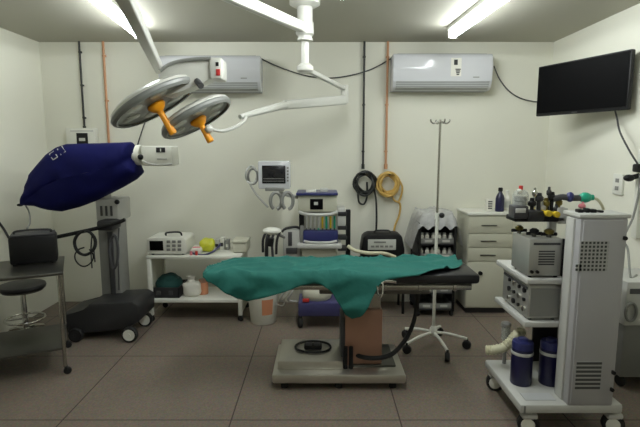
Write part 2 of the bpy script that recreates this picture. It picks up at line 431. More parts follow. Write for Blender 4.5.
# ------------------------------------------------------------------ surgical light
hub = at(305, 40, 3.6)
sl = thing('surgical_light', 'white ceiling surgical light with two lamp heads and orange handles', 'surgical light', (hub.x, 3.6, CZ))
HX = hub.x
zl = at(305, 68, 3.6).z; zh = at(305, 30, 3.6).z
MB().lathe([(0, CZ), (.11, CZ), (.11, CZ - .03), (.075, CZ - .05), (0, CZ - .05)], (HX, 3.6, 0)).build('ceiling_flange', 'lamp', sl)
MB().cyl((HX, 3.6, zh - .02), (HX, 3.6, CZ - .02), .055, seg=24).build('upper_pole', 'lamp', sl)
MB().lathe([(0, zh + .05), (.062, zh + .05), (.065, zh - .03), (.05, zh - .045), (.05, zh - .055), (.056, zh - .06), (.056, zh - .075), (.04, zh - .08), (0, zh - .08)], (HX, 3.6, 0)).build('hub', 'lamp', sl)
MB().cyl((HX, 3.6, zl), (HX, 3.6, zh - .07), .028, seg=20).build('lower_pole', 'lamp', sl)
MB().lathe([(0, zl - .035), (.045, zl - .035), (.06, zl - .02), (.06, zl + .01), (.036, zl + .03), (0, zl + .03)], (HX, 3.6, 0)).build('lower_hub', 'lamp', sl)
# upper extension arm, towards the viewer and to the left
ez = zh + .01
j1 = Vector((-.88, 2.16, ez))
def bar(a, b, w, h, name, m, w2=None, h2=None, parent=sl):
    a, b = Vector(a), Vector(b); d = (b - a).normalized()
    sd = d.cross(Vector((0, 0, 1))).normalized(); up = sd.cross(d)
    mb = MB(); w2 = w2 or w; h2 = h2 or h
    A = [a + sd * sx * w / 2 + up * sy * h / 2 for sx, sy in ((-1, -1), (1, -1), (1, 1), (-1, 1))]
    B = [b + sd * sx * w2 / 2 + up * sy * h2 / 2 for sx, sy in ((-1, -1), (1, -1), (1, 1), (-1, 1))]
    va = [mb.bm.verts.new(p) for p in A]; vb = [mb.bm.verts.new(p) for p in B]
    fs = [mb.bm.faces.new(va), mb.bm.faces.new(vb[::-1])]
    for k in range(4): fs.append(mb.bm.faces.new((va[k], vb[k], vb[(k + 1) % 4], va[(k + 1) % 4])))
    bmesh.ops.bevel(mb.bm, geom=list({e for f in fs for e in f.edges}), offset=min(w, h, w2, h2) * .22, segments=3, affect='EDGES', profile=.5)
    return mb.build(name, m, parent)
bar((HX, 3.6, ez), j1, .06, .07, 'extension_arm', 'lamp')
MB().lathe([(0, ez - .16), (.05, ez - .16), (.055, ez - .13), (.055, ez + .07), (0, ez + .075)], (j1.x, j1.y, 0)).build('arm_joint', 'lamp', sl)
k1 = at(160, 72, 3.2)
bar((j1.x, j1.y, ez - .11), k1 + Vector((0, .0, .01)), .075, .08, 'spring_arm', 'lamp', .05, .055)
# lower extension arm to a joint near the wall and the spring arm back
j2 = at(344.5, 91, 4.45)
bar((HX, 3.6, zl - .005), j2 + Vector((0, 0, .02)), .036, .034, 'extension_arm', 'lamp')
MB().cyl(j2 + Vector((0, 0, .05)), at(344.5, 103, 4.45), .035).build('arm_joint', 'lamp', sl)
k2 = at(238, 117, 3.55)
bar(at(344, 100, 4.45), at(284, 105, 3.95), .075, .085, 'spring_arm', 'lamp', .06, .075)
t = MB(); t.tube([at(287, 104.5, 3.97), at(262, 111, 3.75), at(240, 117, 3.56)], .025, 10, radii=[.033, .026, .018]); t.build('arm_tip', 'lamp', sl)
t = MB(); t.tube([at(246, 117, 3.58), at(243, 122, 3.54), at(233, 128, 3.48), at(222, 131, 3.42), at(210, 129, 3.40)], .013, 10); t.build('yoke', 'lamp', sl)
MB().ball(at(209, 129, 3.40), .03).build('yoke_joint', 'lamp', sl)

def lamp_head(c, n, R, hl, ho):
    c, n = Vector(c), Vector(n).normalized(); b = -n
    root_axis = b
    m = MB(); m.lathe([(R * .90, -.004), (R * .985, .004), (R, .022), (R * .97, .045), (R * .86, .066), (R * .55, .084), (R * .25, .092), (0, .094)], c, 40, root_axis)
    hd = m.build('lamp_head', 'lamp', sl)
    m = MB(); m.lathe([(0, .006), (R * .905, .006), (R * .905, .02), (0, .02)], c, 40, root_axis); m.build('face', 'lampg', hd)
    m = MB(); m.lathe([(R * .9, -.006), (R * .94, -.010), (R * 1.0, .004), (R * 1.012, .02), (R * .99, .03)], c, 40, root_axis); m.build('rim', 'lampg', hd)
    q = root_axis.to_track_quat('Z', 'Y').to_matrix()
    for k in range(6):
        a = PI / 6 + k * PI / 3
        p = c + q @ Vector((R * .62 * math.cos(a), R * .62 * math.sin(a), .004))
        m = MB(); m.lathe([(0, -.006), (R * .17, -.005), (R * .2, .0), (R * .2, .008)], p, 20, root_axis); m.build('led_lens', 'lens', hd)
    m = MB(); m.lathe([(0, 0), (.058, 0), (.062, .012), (.05, .03), (.036, .045), (.026, .05), (.02, .06), (.020, hl * .5), (.026, hl - .01), (.022, hl), (0, hl + .004)], c - b * -.004, 20, n); m.build('handle', 'orange', hd)
    return hd
h1 = at(156, 105, 3.2)
lamp_head(h1, (.5, -.01, -.86), .30, .22, 0)
h2 = at(198, 120, 3.42)
lamp_head(h2, (.5, -.06, -.86), .265, .18, 0)
# the white yoke housing over the bigger head
hp = [(156, 92), (160, 71), (172, 64), (188, 60.5), (210, 58), (214, 60), (215, 76), (208, 80), (197, 85), (180, 92), (166, 97)]
m = MB(); m.prism([at(x, y, 3.13) for x, y in hp], (0, .14, 0), .014); m.build('yoke_housing', 'lamp', sl)
m = MB(); m.tube([at(160, 71, 3.12), at(168, 65, 3.12), at(180, 61, 3.12), at(196, 59, 3.12), at(211, 58.4, 3.12)], .012, 8); m.build('yoke_rail', 'lampg', sl)
m = MB(); m.prect(209, 57, 222, 79, 3.11, .17, .016); ep = m.build('control_panel', 'lamp', sl)
m = MB(); m.prect(215.5, 62, 218.5, 66, 3.105, .006, .001); m.build('button', 'black', ep)
m = MB(); m.prect(216, 69, 220, 75.5, 3.105, .006, .001); m.build('button', 'red', ep)
m = MB(); m.cyl(at(197, 81, 3.14), at(201, 86, 3.09), .02); m.build('pivot_knob', 'dgrey', sl)

# ------------------------------------------------------------------ navy covered imaging machine
xb = flo(104, 338)
xr = thing('mobile_x_ray_machine', 'wheeled imaging machine with grey column and dark low base under a navy cover', 'medical machine', (xb.x, 4.15, 0))
bp_ = [(58, 334), (60, 315), (84, 312), (88, 304), (132, 302), (139, 306), (139, 322), (124, 330), (104, 331), (84, 333)]
MB().prism([at(x, y, 3.92) for x, y in bp_], (0, .4, 0), .018).build('base', 'charcoal', xr)
m = MB(); m.prect(118, 302, 146, 321, 4.25, .09, .02); m.build('base_cover', 'charcoal', xr)
def wheel(c, r, w, name, parent, tyre='rubber', hub='white'):
    c = Vector(c)
    m = MB(); m.lathe([(r * .6, -w / 2), (r * .92, -w / 2), (r, -w * .3), (r, w * .3), (r * .92, w / 2), (r * .6, w / 2), (r * .6, -w / 2)], c, 24, (0, 1, 0)); o = m.build(name, tyre, parent)
    m = MB(); m.lathe([(0, -w * .52), (r * .2, -w * .56), (r * .25, -w * .5), (r * .72, -w * .53), (r * .74, -w * .4), (r * .62, w * .4), (0, w * .45)], c, 24, (0, 1, 0)); m.build('wheel_hub', hub, o)
wc = at(129, 334, 3.87); wheel((wc.x, 3.885, .068), .068, .045, 'wheel', xr)
wheel((wc.x, 4.25, .068), .068, .045, 'wheel', xr)
wc = at(76, 336, 3.89); wheel((wc.x, 3.89, .06), .06, .04, 'wheel', xr, hub='charcoal')
wheel((wc.x, 4.24, .06), .06, .04, 'wheel', xr)
MB().prect(99, 214, 120, 302, 4.2, .2, .02).build('column', 'column', xr)
MB().prect(109, 232, 114, 300, 4.185, .02, .003).build('column_slot', 'dgrey', xr)
MB().prect(95, 199, 118, 222, 4.14, .3, .025).build('control_box', 'lgrey', xr)
for x in (100, 105, 110): MB().prect(x, 206, x + 2, 216, 4.13, .012, .002).build('switch', 'dgrey', xr)
MB().ball(at(117, 202, 4.12), .022).build('knob', 'black', xr)
t = MB(); t.tube([at(57, 237, 3.96), at(78, 232.5, 3.98), at(98, 228, 4.0), at(118, 222.5, 4.02), at(125, 219.5, 4.03)], .016, 10); t.build('handle_bar', 'black', xr)
MB().prect(96, 221, 112, 231, 4.0, .2, .02).build('handle_mount', 'charcoal', xr)
for x0_, y0_, rx, ry, n in ((85, 243, 10.5, 11.5, 3), (84, 257, 9, 9, 1), (114, 252, 4, 16, 2)):
    t = MB(); pts = []
    for k in range(n * 10): 
        a = PI / 2 + 2 * PI * k / 10
        pts.append(at(x0_ + rx * (1 + .05 * math.sin(k)) * math.cos(a), y0_ - ry * (1 + .05 * math.cos(k * 1.3)) * math.sin(a), 3.95 + .012 * (k // 10) + .02 * math.sin(k * .8)))
    t.tube(pts, .011 if n > 1 else .006, 8, 3); t.build('cable_loop', 'rubber' if rx > 5 else 'dgrey', xr)
for x, y1 in ((92, 268), (95, 262), (119, 290)):
    t = MB(); t.tube([at(x, 236 if x < 100 else 228, 4.0), at(x - 1, 250, 4.02), at(x, y1, 4.05)], .006); t.build('hanging_cable', 'dgrey', xr)
m = MB(); m.prect(141, 146, 172, 166, 4.0, .2, .012); th = m.build('tube_head', 'white', xr)
m = MB(); m.cyl(at(137, 155, 4.1) , at(142, 155, 4.1), .085); m.build('collar', 'white', th)
m = MB(); m.prect(156, 147.5, 165, 152.5, 3.995, .01, .001); m.build('label_plate', 'ink', th)
m = MB(); m.prect(160, 148.5, 161, 151.5, 3.993, .004, 0); m.build('label_print', 'clip', th)
m = MB(); m.prect(157, 158, 167, 160, 3.995, .01, .001); m.build('label_strip', 'lgrey', th)
m = MB(); m.ball(at(140.5, 157, 4.0), .024); m.build('lock_knob', 'black', th)
m = MB(); m.tube([at(142, 161, 3.99), at(150, 164, 3.97), at(158, 165, 3.97), at(172, 164, 3.99)], .008); m.build('grip_bar', 'lgrey', th)
# arm inside the cover joins head and column
m = MB(); m.tube([at(142, 156, 4.14), at(100, 168, 4.14), at(60, 180, 4.14)], .05, 10); m.build('arm', 'lgrey', xr)
m = MB(); m.tube([at(107, 204, 4.25), at(104, 188, 4.2), at(100, 172, 4.16)], .05, 10); m.build('arm_link', 'lgrey', xr)
# cover: a puffy cloth bag
cp = [(21, 205), (24, 196), (27, 184), (31, 173), (38, 164), (47, 154), (57, 147), (66, 144), (84, 143.5), (104, 143), (120, 142.5), (131, 142), (133, 150), (134, 158), (139, 166), (142, 174), (136, 180), (124, 187), (110, 194), (96, 201), (80, 207), (62, 211.5), (50, 210), (36, 206)]
def cover():
    bm = bmesh.new(); Y0, T = 4.14, .17
    n = len(cp); ks = [1, .97, .9, .78, .6, .38, .15]
    sp = [(36, 196), (60, 180), (95, 172), (128, 162)]
    def inner(p):   # nearest point on the bag's spine
        best = None
        for a, b in zip(sp, sp[1:]):
            ax, ay = a; bx, by = b; t = ((p[0] - ax) * (bx - ax) + (p[1] - ay) * (by - ay)) / ((bx - ax) ** 2 + (by - ay) ** 2); t = max(0, min(1, t))
            q = (ax + t * (bx - ax), ay + t * (by - ay)); d = math.hypot(p[0] - q[0], p[1] - q[1])
            if best is None or d < best[0]: best = (d, q)
        return best[1]
    dense = []
    for i in range(n):
        for k in range(3):
            t = k / 3; a, b = cp[i], cp[(i + 1) % n]; dense.append((a[0] + (b[0] - a[0]) * t, a[1] + (b[1] - a[1]) * t))
    N_ = len(dense)
    for sgn in (-1, 1):
        rings = []
        for k in ks + [0]:
            ring = []
            for p in dense:
                q = inner(p); x, y = q[0] + (p[0] - q[0]) * k, q[1] + (p[1] - q[1]) * k
                dep = T * (1 - k ** 3) ** .6 * min(1, .55 + (x - 20) / 120)
                w = noise.noise(Vector((x * .06, y * .09, sgn * 3))) * .035 * (1 - k ** 4) + .012 * math.sin((x * .35 + y * .6)) * (1 - k ** 4) * (1 if x < 75 else .4)
                P = at(x, y, Y0); ring.append(bm.verts.new(P + Vector((0, sgn * (dep + w), 0))))
            rings.append(ring)
        for a, b in zip(rings, rings[1:]):
            for k in range(N_):
                f = (a[k], a[(k + 1) % N_], b[(k + 1) % N_], b[k])
                bm.faces.new(f if sgn < 0 else f[::-1])
        c = rings[-1]
    bmesh.ops.remove_doubles(bm, verts=bm.verts, dist=.0015)
    me = bpy.data.meshes.new('dust_cover'); bmesh.ops.recalc_face_normals(bm, faces=bm.faces); bm.to_mesh(me); bm.free()
    me.polygons.foreach_set('use_smooth', [True] * len(me.polygons)); me.materials.append(M['navy'])
    o = bpy.data.objects.new('machine_cover', me); COL.objects.link(o)
    return tag(o, 'navy blue cloth cover draped over the wheeled imaging machine', 'cover')
cov = cover()
from mathutils.bvhtree import BVHTree
_bv = BVHTree.FromPolygons([v.co.copy() for v in cov.data.vertices], [tuple(p.vertices) for p in cov.data.polygons])
def on_cover(x, y):
    o_ = Vector((0, 0, CAM_Z)); d_ = (at(x, y, 4) - o_).normalized(); h = _bv.ray_cast(o_, d_)
    return h[0] - d_ * .002 if h[0] else at(x, y, 4.05)
# printed emblem on the cover (two outlined letter shapes)
em = MB()
for cx_, cy_ in ((53.5, 155.5), (61.5, 150.5)):
    ca, sa = math.cos(math.radians(-33)), math.sin(math.radians(-33))
    def rp(u, v): return on_cover(cx_ + u * ca - v * sa, cy_ + u * sa + v * ca)
    q = [(-2.6, -3.4), (2.6, -3.4), (2.6, 3.4), (-2.6, 3.4)]
    if cx_ > 60: em.tube([rp(*q[0]), rp(*q[3]), rp(*q[2]), rp(*q[1])], .005, 6, 1)
    else: em.tube([rp(*q[1]), rp(*q[0]), rp(*q[3]), rp(*q[2]), rp(2.6, .4)], .005, 6, 1)
o = em.build('printed_emblem', 'clip', cov)
t = MB(); t.tube([at(26, 206, 4.1), at(29, 212, 4.05), at(30, 222, 3.9), at(27, 229, 3.8)], .007); 
tag(t.build('hanging_cable', 'grey'), 'thin grey cable hanging from the tip of navy cover to the black case', 'cord')
MB().ball(at(20, 205, 4.14), .018, (1.5, 1, .7)).build('cover_tie', 'black', cov)

# ------------------------------------------------------------------ instrument table, stool, black case (left foreground)
RZT = math.atan2(.45, .89)
TF = flo(66, 374)
it = thing('instrument_table', 'stainless instrument table on castors at left edge holding the black case', 'table', (TF.x, TF.y, 0), RZT)
Rt = Matrix.Translation((TF.x, TF.y, 0)) @ Matrix.Rotation(RZT, 4, 'Z')
ZTB, TL, TWd = .765, .78, .52
MB().box((-TL / 2, TWd / 2, ZTB - .011), (TL + .06, TWd + .06, .022), bev=.005).build('tabletop', 'dsteel', it, local=True)
MB().box((-TL / 2, TWd / 2, .2), (TL + .02, TWd + .02, .018), bev=.004).build('shelf', 'dsteel', it, local=True)
for x, y in ((0, 0), (-TL, 0), (0, TWd), (-TL, TWd)):
    MB().cyl((x, y, .06), (x, y, ZTB - .02), .0135).build('leg', 'steel', it, local=True)
    m = MB(); m.lathe([(0, -.012), (.022, -.012), (.027, -.006), (.027, .006), (.022, .012), (0, .012)], (x + .012, y, .027), 16, (0, 1, 0)); m.box((x + .004, y, .05), (.022, .034, .03), bev=.004); m.build('caster', 'rubber', it, local=True)
bc = thing('equipment_case', 'black equipment case standing on the stainless table', 'case', Rt @ Vector((-.165, .405, ZTB)), RZT)
MB().box((0, 0, .113), (.31, .2, .21), bev=.018).build('body', 'black', bc, local=True)
MB().box((0, 0, .222), (.29, .18, .012), bev=.004).build('lid', 'dgrey', bc, local=True)
for x in (-.15, .15):
    for y in (-.08, .08): MB().cyl((x * .85, y, 0), (x * .85, y, .012), .012).build('foot', 'rubber', bc, local=True)
t = MB(); t.tube([(-.12, -.02, .226), (-.1, -.02, .25), (.1, -.02, .25), (.12, -.02, .226)], .008); t.build('handle', 'charcoal', bc, local=True)
t = MB(); t.tube([at(-6, 216, 3.75), at(3, 228, 3.72), at(9, 238, 3.7), at(14, 244, 3.72)], .009); tag(t.build('power_cord', 'rubber'), 'black cord entering the black case from left picture edge', 'cord')
ft = thing('instrument_tray', 'dark shallow tray on the stainless table beside the black case', 'tray', Rt @ Vector((-.56, .14, ZTB)), RZT)
MB().box((0, 0, .006), (.26, .18, .012), bev=.004).build('base', 'charcoal', ft, local=True)
m = MB()
for x, y, dx, dy in ((-.13, 0, .01, .18), (.13, 0, .01, .18), (0, -.09, .27, .01), (0, .09, .27, .01)): m.box((x, y, .022), (dx, dy, .044), bev=.003)
m.build('rim', 'charcoal', ft, local=True)

sx_, sy_ = flo(27, 341).x, flo(27, 341).y
st = thing('stool', 'round black seated chrome stool behind the stainless table', 'stool', (sx_, sy_, 0))
m = MB(); m.lathe([(0, .455), (.15, .455), (.172, .462), (.178, .48), (.172, .498), (.15, .505), (0, .508)], (sx_, sy_, 0), 32); m.build('seat', 'vinyl', st)
m = MB(); m.lathe([(0, .445), (.155, .445), (.155, .456), (0, .456)], (sx_, sy_, 0), 32); m.build('seat_plate', 'dsteel', st)
MB().cyl((sx_, sy_, .09), (sx_, sy_, .45), .022).build('column', 'chrome', st)
t = MB(); t.tube([(sx_ + .15 * math.cos(a * PI / 8), sy_ + .15 * math.sin(a * PI / 8), .2) for a in range(16)], .009, 8, 2, True); t.build('foot_ring', 'chrome', st)
for k in range(4):
    a = k * PI / 2 + .4
    t = MB(); t.cyl((sx_, sy_, .2), (sx_ + .15 * math.cos(a), sy_ + .15 * math.sin(a), .2), .006); t.build('ring_spoke', 'chrome', st)
for k in range(5):
    a = k * 2 * PI / 5 + .2; ex, ey = sx_ + .21 * math.cos(a), sy_ + .21 * math.sin(a)
    t = MB(); t.tube([(sx_, sy_, .11), (sx_ + .1 * math.cos(a), sy_ + .1 * math.sin(a), .1), (ex, ey, .065)], .014, 8); t.build('leg', 'chrome', st)
    m = MB(); m.lathe([(0, -.014), (.02, -.014), (.025, -.007), (.025, .007), (.02, .014), (0, .014)], (ex, ey, .025), 14, (math.cos(a + 1), math.sin(a + 1), 0)); m.cyl((ex, ey, .03), (ex, ey, .07), .007); m.build('caster', 'rubber', st)

# ------------------------------------------------------------------ white trolley by the back wall and what it carries
TY0, TY1 = 4.36, 4.80
ta, tb_ = at(146, 256, TY0), at(241, 256, TY0)
TZ = ta.z; TX0, TX1 = ta.x, tb_.x
tr = thing('utility_trolley', 'white two-tier trolley with castors against the back wall', 'trolley', ((TX0 + TX1) / 2, TY0, 0))
MB().span((TX0, TY0, TZ - .028), (TX1, TY1, TZ), .006).build('top', 'white', tr)
SZ = at(190, 300, TY0).z
MB().span((TX0 + .02, TY0 + .01, SZ - .03), (TX1 - .02, TY1, SZ), .004).build('shelf', 'white', tr)
MB().span((TX0 + .02, TY1 - .012, .08), (TX1 - .02, TY1, SZ - .03)).build('back_panel', 'cream', tr)
for X in (TX0 + .012, TX1 - .012):
    MB().span((X - .008, TY0 + .03, .075), (X + .008, TY1, TZ - .028), .002).build('side_panel', 'cream', tr)
for X in (TX0 + .02, TX1 - .02):
    for Y in (TY0 + .022, TY1 - .022):
        MB().span((X - .019, Y - .019, .06), (X + .019, Y + .019, TZ - .028), .004).build('post', 'white', tr)
        m = MB(); m.lathe([(0, -.013), (.022, -.013), (.028, -.006), (.028, .006), (.022, .013), (0, .013)], (X, Y, .028), 16, (.3, 1, 0)); m.box((X, Y, .052), (.03, .036, .026), bev=.004); m.build('caster', 'rubber', tr)
# electrosurgical unit
ex0, ex1 = at(147, 250, TY0 + .03).x, at(186, 250, TY0 + .03).x
es = thing('electrosurgical_unit', 'white bench device with dark display at left end of trolley top', 'medical device', ((ex0 + ex1) / 2, TY0 + .03, TZ))
zt = at(160, 238, TY0 + .03).z
pts = [(ex0, TY0 + .03, TZ + .012), (ex1, TY0 + .03, TZ + .012), (ex1, TY0 + .03, zt - .02), (ex1 - .02, TY0 + .03, zt), (ex0 + .015, TY0 + .03, zt), (ex0, TY0 + .03, zt - .015)]
m = MB(); m.prism(pts, (0, .32, 0), .008); m.build('body', 'white', es)
for X in (ex0 + .04, ex1 - .04):
    for Y in (.07, .31): MB().cyl((X, TY0 + Y, TZ), (X, TY0 + Y, TZ + .016), .012).build('foot', 'rubber', es)
MB().prect(149.5, 241, 163, 250.5, TY0 + .024, .012, .002).build('display', 'screen', es)
for i in range(3):
    for j in range(3): MB().prect(166.5 + 5.5 * i, 240.5 + 4 * j, 170 + 5.5 * i, 243 + 4 * j, TY0 + .022, .012, .002).build('button', 'grey', es)
m = MB(); hx = (ex0 + ex1) / 2 + .03
m.tube([(hx - .07, TY0 + .16, zt - .002), (hx - .06, TY0 + .15, zt + .028), (hx + .06, TY0 + .15, zt + .034), (hx + .08, TY0 + .16, zt - .002)], .009); m.build('handle', 'charcoal', es)
# kidney tray / wraps on the trolley
ky = thing('wrapped_pack', 'white folded paper pack beside the bench device on trolley', 'pack', (at(196, 252, TY0 + .1).x, TY0 + .16, TZ), .1)
MB().box((0, 0, .03), (.1, .2, .06), bev=.02).build('wrap', 'paper', ky, local=True)
MB().box((0, -.06, .062), (.07, .04, .005), bev=.002).build('label_strip', 'pink', ky, local=True)
yx = at(207.5, 250, TY0 + .2).x
m = MB(); m.ball((yx, TY0 + .2, TZ + .068), .075, (1.05, .85, .9), 24)
for v in m.bm.verts:
    d = noise.noise(v.co * 18) * .018; v.co += (v.co - Vector((yx, TY0 + .2, TZ + .068))).normalized() * d
    v.co.z = max(v.co.z, TZ + .001)
tag(m.build('plastic_bag', 'lime'), 'bright yellow-green crumpled plastic bag on the trolley top', 'bag')
t = MB(); t.tube([at(190, 252, TY0 + .06), at(197, 254.5, TY0 + .05), at(206, 254.5, TY0 + .05), at(214, 251, TY0 + .07), at(219, 246, TY0 + .12), at(220, 244, TY0 + .2)], .009)
for v in t.bm.verts: v.co.z = max(v.co.z, TZ + .001)
tag(t.build('suction_tube', 'purple'), 'slate purple tube curling in front of the yellow-green bag', 'tube')
for px, nm, mt, lb in ((191, 'vial', 'pink', 'small pink vial beside the white folded pack on trolley'), (196.5, 'vial', 'red', 'small red vial in front of the white folded pack on trolley')):
    p = at(px, 252, TY0 + .035); vi = thing(nm, lb, 'vial', (p.x, TY0 + .035, TZ))
    MB().cyl((p.x, TY0 + .035, TZ), (p.x, TY0 + .035, TZ + .04), .012).build('body', mt, vi)
    MB().cyl((p.x, TY0 + .035, TZ + .04), (p.x, TY0 + .035, TZ + .052), .009).build('cap', 'white', vi)
for k, (px, w, h, mt, lb) in enumerate(((217, .045, .1, 'lgrey', 'small grey box on the trolley nearest the yellow-green bag'), (222, .04, .12, 'white', 'taller white box on the trolley between two grey ones'), (227, .035, .095, 'grey', 'narrow darker grey box on trolley beside the pale beige container'))):
    p = at(px, 250, TY0 + .27); b_ = thing('supply_box', lb, 'box', (p.x, TY0 + .3, TZ))
    MB().span((p.x - w / 2, TY0 + .27, TZ), (p.x + w / 2, TY0 + .36, TZ + h), .004).build('carton', mt, b_)
    MB().span((p.x - w * .35, TY0 + .268, TZ + h * .3), (p.x + w * .35, TY0 + .272, TZ + h * .6)).build('printed_label', 'ink' if mt != 'grey' else 'clip', b_)
# lower shelf
bx0, bx1 = at(150, 290, TY0 + .06).x, at(179, 290, TY0 + .06).x
db = thing('storage_bin', 'dark plastic bin on the lower trolley shelf under the teal bundle', 'bin', ((bx0 + bx1) / 2, TY0 + .1, SZ))
DBH = .10
m = MB(); m.span((bx0, TY0 + .06, SZ), (bx1, TY0 + .36, SZ + .012)); 
for a_, b__ in (((bx0, TY0 + .06), (bx1, TY0 + .075)), ((bx0, TY0 + .345), (bx1, TY0 + .36)), ((bx0, TY0 + .06), (bx0 + .012, TY0 + .36)), ((bx1 - .012, TY0 + .06), (bx1, TY0 + .36))):
    m.span((a_[0], a_[1], SZ), (b__[0], b__[1], SZ + DBH), .003)
m.build('tub', 'charcoal', db)
for xx in (bx0 + .08, bx1 - .08): MB().span((xx - .02, TY0 + .054, SZ + .03), (xx + .02, TY0 + .062, SZ + .07), .002).build('label_holder', 'dgrey', db)
m = MB(); r_ = bmesh.ops.create_grid(m.bm, x_segments=2, y_segments=2, size=.01); bmesh.ops.delete(m.bm, geom=r_['verts'], context='VERTS')
cxx = (bx0 + bx1) / 2
m.ball((cxx, TY0 + .21, SZ + .1), 1, ((bx1 - bx0) * .46, .135, .1), 32)
for v in m.bm.verts:
    v.co.z += .02 * noise.noise(v.co * 14) + .008 * math.sin(v.co.z * 160); v.co.z = max(v.co.z, SZ + .014)
    v.co.x = max(bx0 + .014, min(bx1 - .014, v.co.x))
tag(m.build('folded_cloth', 'tealdk'), 'bundle of dark teal cloth in the bin on lower trolley shelf', 'cloth')
wx = at(190, 290, TY0 + .06).x
wb = thing('paper_bag', 'crumpled white paper bag on the lower trolley shelf', 'bag', (wx, TY0 + .12, SZ))
m = MB(); m.box((wx, TY0 + .15, SZ + .07), (.16, .14, .14), bev=.03)
bmesh.ops.subdivide_edges(m.bm, edges=m.bm.edges[:], cuts=3, use_grid_fill=True)
for v in m.bm.verts:
    v.co += Vector((noise.noise(v.co * 11), noise.noise(v.co * 12 + Vector((3, 0, 0))), noise.noise(v.co * 10 + Vector((0, 5, 0))))) * .014; v.co.z = max(v.co.z, SZ + .001)
m.build('bag_body', 'paper', wb)
m = MB(); m.lathe([(.045, SZ + .13), (.03, SZ + .16), (.045, SZ + .19)], (wx - .01, TY0 + .15, 0), 10); m.build('bag_neck', 'paper', wb)
ox = at(197, 280, TY0 + .05).x
oc_ = thing('jar', 'small amber lidded jar beside the white paper bag', 'jar', (at(203, 280, TY0 + .2).x, TY0 + .2, SZ))
jx = at(203, 280, TY0 + .2).x
m = MB(); m.lathe([(0, SZ), (.045, SZ), (.048, SZ + .01), (.048, SZ + .1), (.036, SZ + .12), (0, SZ + .12)], (jx, TY0 + .2, 0)); m.build('body', 'osticker', oc_)
m = MB(); m.lathe([(0, SZ + .118), (.04, SZ + .118), (.04, SZ + .145), (0, SZ + .147)], (jx, TY0 + .2, 0)); m.build('lid', 'brown', oc_)

# tall bin and waste bin
px0_, px1_ = at(232, 250, TY0 + .12).x, at(247, 250, TY0 + .12).x; zt2 = at(240, 241, TY0 + .12).z
ct = thing('plastic_container', 'pale beige plastic container overhanging the right end of trolley top', 'container', ((px0_ + px1_) / 2, TY0 + .2, TZ))
MB().span((px0_, TY0 + .12, TZ), (px1_, TY0 + .36, zt2 - .02), .02).build('tub', 'cream', ct)
MB().span((px0_ - .004, TY0 + .116, zt2 - .022), (px1_ + .004, TY0 + .364, zt2), .008).build('lid', 'cream', ct)
wb_c = flo(262, 326); WX, WY = wb_c.x, wb_c.y + .13
wbn = thing('waste_bin', 'white waste bin with orange sticker under the operating table', 'bin', (WX, WY, 0))
m = MB(); m.lathe([(0, 0), (.115, 0), (.12, .006), (.15, .34), (.156, .345), (.156, .36), (.147, .36), (.117, .02), (0, .015)], (WX, WY, 0), 32); m.build('bucket', 'white', wbn)
m = MB()
for s_ in (-1,):
    a0 = -PI / 2
    vs = []
    for i in range(7):
        a = a0 + (.08 + .85 * i / 6) * .9 - .05
        for z, r in ((.1, .1295), (.25, .1432)):
            vs.append(m.bm.verts.new((WX + (r + .002) * math.cos(a), WY + (r + .002) * math.sin(a), z)))
    for i in range(6): m.bm.faces.new((vs[2 * i], vs[2 * i + 2], vs[2 * i + 3], vs[2 * i + 1]))
m.build('sticker', 'osticker', wbn)
t = MB(); t.tube([(WX + .15, WY, .33), (WX + .2, WY - .04, .24), (WX + .19, WY - .05, .17), (WX + .12, WY - .1, .2)], .006); t.build('bail_handle', 'white', wbn)

# ------------------------------------------------------------------ anesthesia machine at the back
AY = 4.32
am = thing('anesthesia_machine', 'purple-based anesthesia machine behind the middle of the operating table', 'medical machine', (at(317, 300, AY).x, AY + .2, 0))
MB().prect(298, 303, 346, 317, 4.17, .54, .02).build('base', 'purple', am)
bz = at(320, 303, 4.17).z; bb = at(320, 317, 4.17).z
for px in (300, 343):
    for Y in (4.22, 4.65):
        X = at(px, 318, 4.17).x
        m = MB(); m.lathe([(0, -.02), (.04, -.02), (.05, -.01), (.05, .01), (.04, .02), (0, .02)], (X, Y, .05), 18, (1, .2, 0)); m.cyl((X, Y, .05), (X, Y, bb + .01), .018); m.build('caster', 'rubber', am)
x0, x1 = at(299, 280, AY).x, at(338, 280, AY).x
zA = at(320, 256, AY).z
MB().span((x0, AY + .14, bz - .02), (x1, AY + .36, zA), .01).build('lower_cabinet', 'cream', am)
MB().prect(302, 249, 336, 257, AY, .36, .006).build('drawer', 'cream', am)
MB().prect(297, 244.5, 342, 249, AY - .06, .44, .012).build('work_surface', 'lgrey', am)
MB().prect(303, 231, 338, 244, AY, .36, .008).build('drawer', 'navyp', am)
m = MB(); m.tube([at(304, 241, AY - .005), at(312, 242.5, AY - .025), at(328, 242.5, AY - .025), at(337, 241, AY - .005)], .012); m.build('drawer_handle', 'lgrey', am)
MB().prect(300, 226, 304, 245, AY + .02, .3, .004).build('side_post', 'grey', am)
MB().prect(304, 214, 337, 231, AY + .08, .28, .004).build('flowmeter_panel', 'cream', am)
for i in range(8):
    px = 305.5 + i * 4
    X = at(px + 1, 222, AY + .07)
    MB().cyl(at(px + 1, 229, AY + .07), at(px + 1, 216, AY + .07), .010, seg=10).build('flow_tube', ('lgrey' if i < 4 else ('yel' if i % 2 == 0 else 'green')), am)
    MB().cyl(at(px + 1, 229, AY + .07), at(px + 1, 229, AY + .03), .009, seg=10).build('flow_knob', 'dgrey' if i != 3 else 'green', am)
MB().prect(299, 213, 304, 227, AY + .05, .3, .004).build('inner_post', 'black', am)
MB().prect(298, 195, 337, 212, AY + .02, .34, .008).build('ventilator_head', 'cream', am)
m = MB(); m.tube([at(299, 212, AY + .0), at(308, 214.5, AY - .03), at(328, 214.5, AY - .03), at(337, 212, AY + .0)], .016); m.build('front_rail', 'lgrey', am)
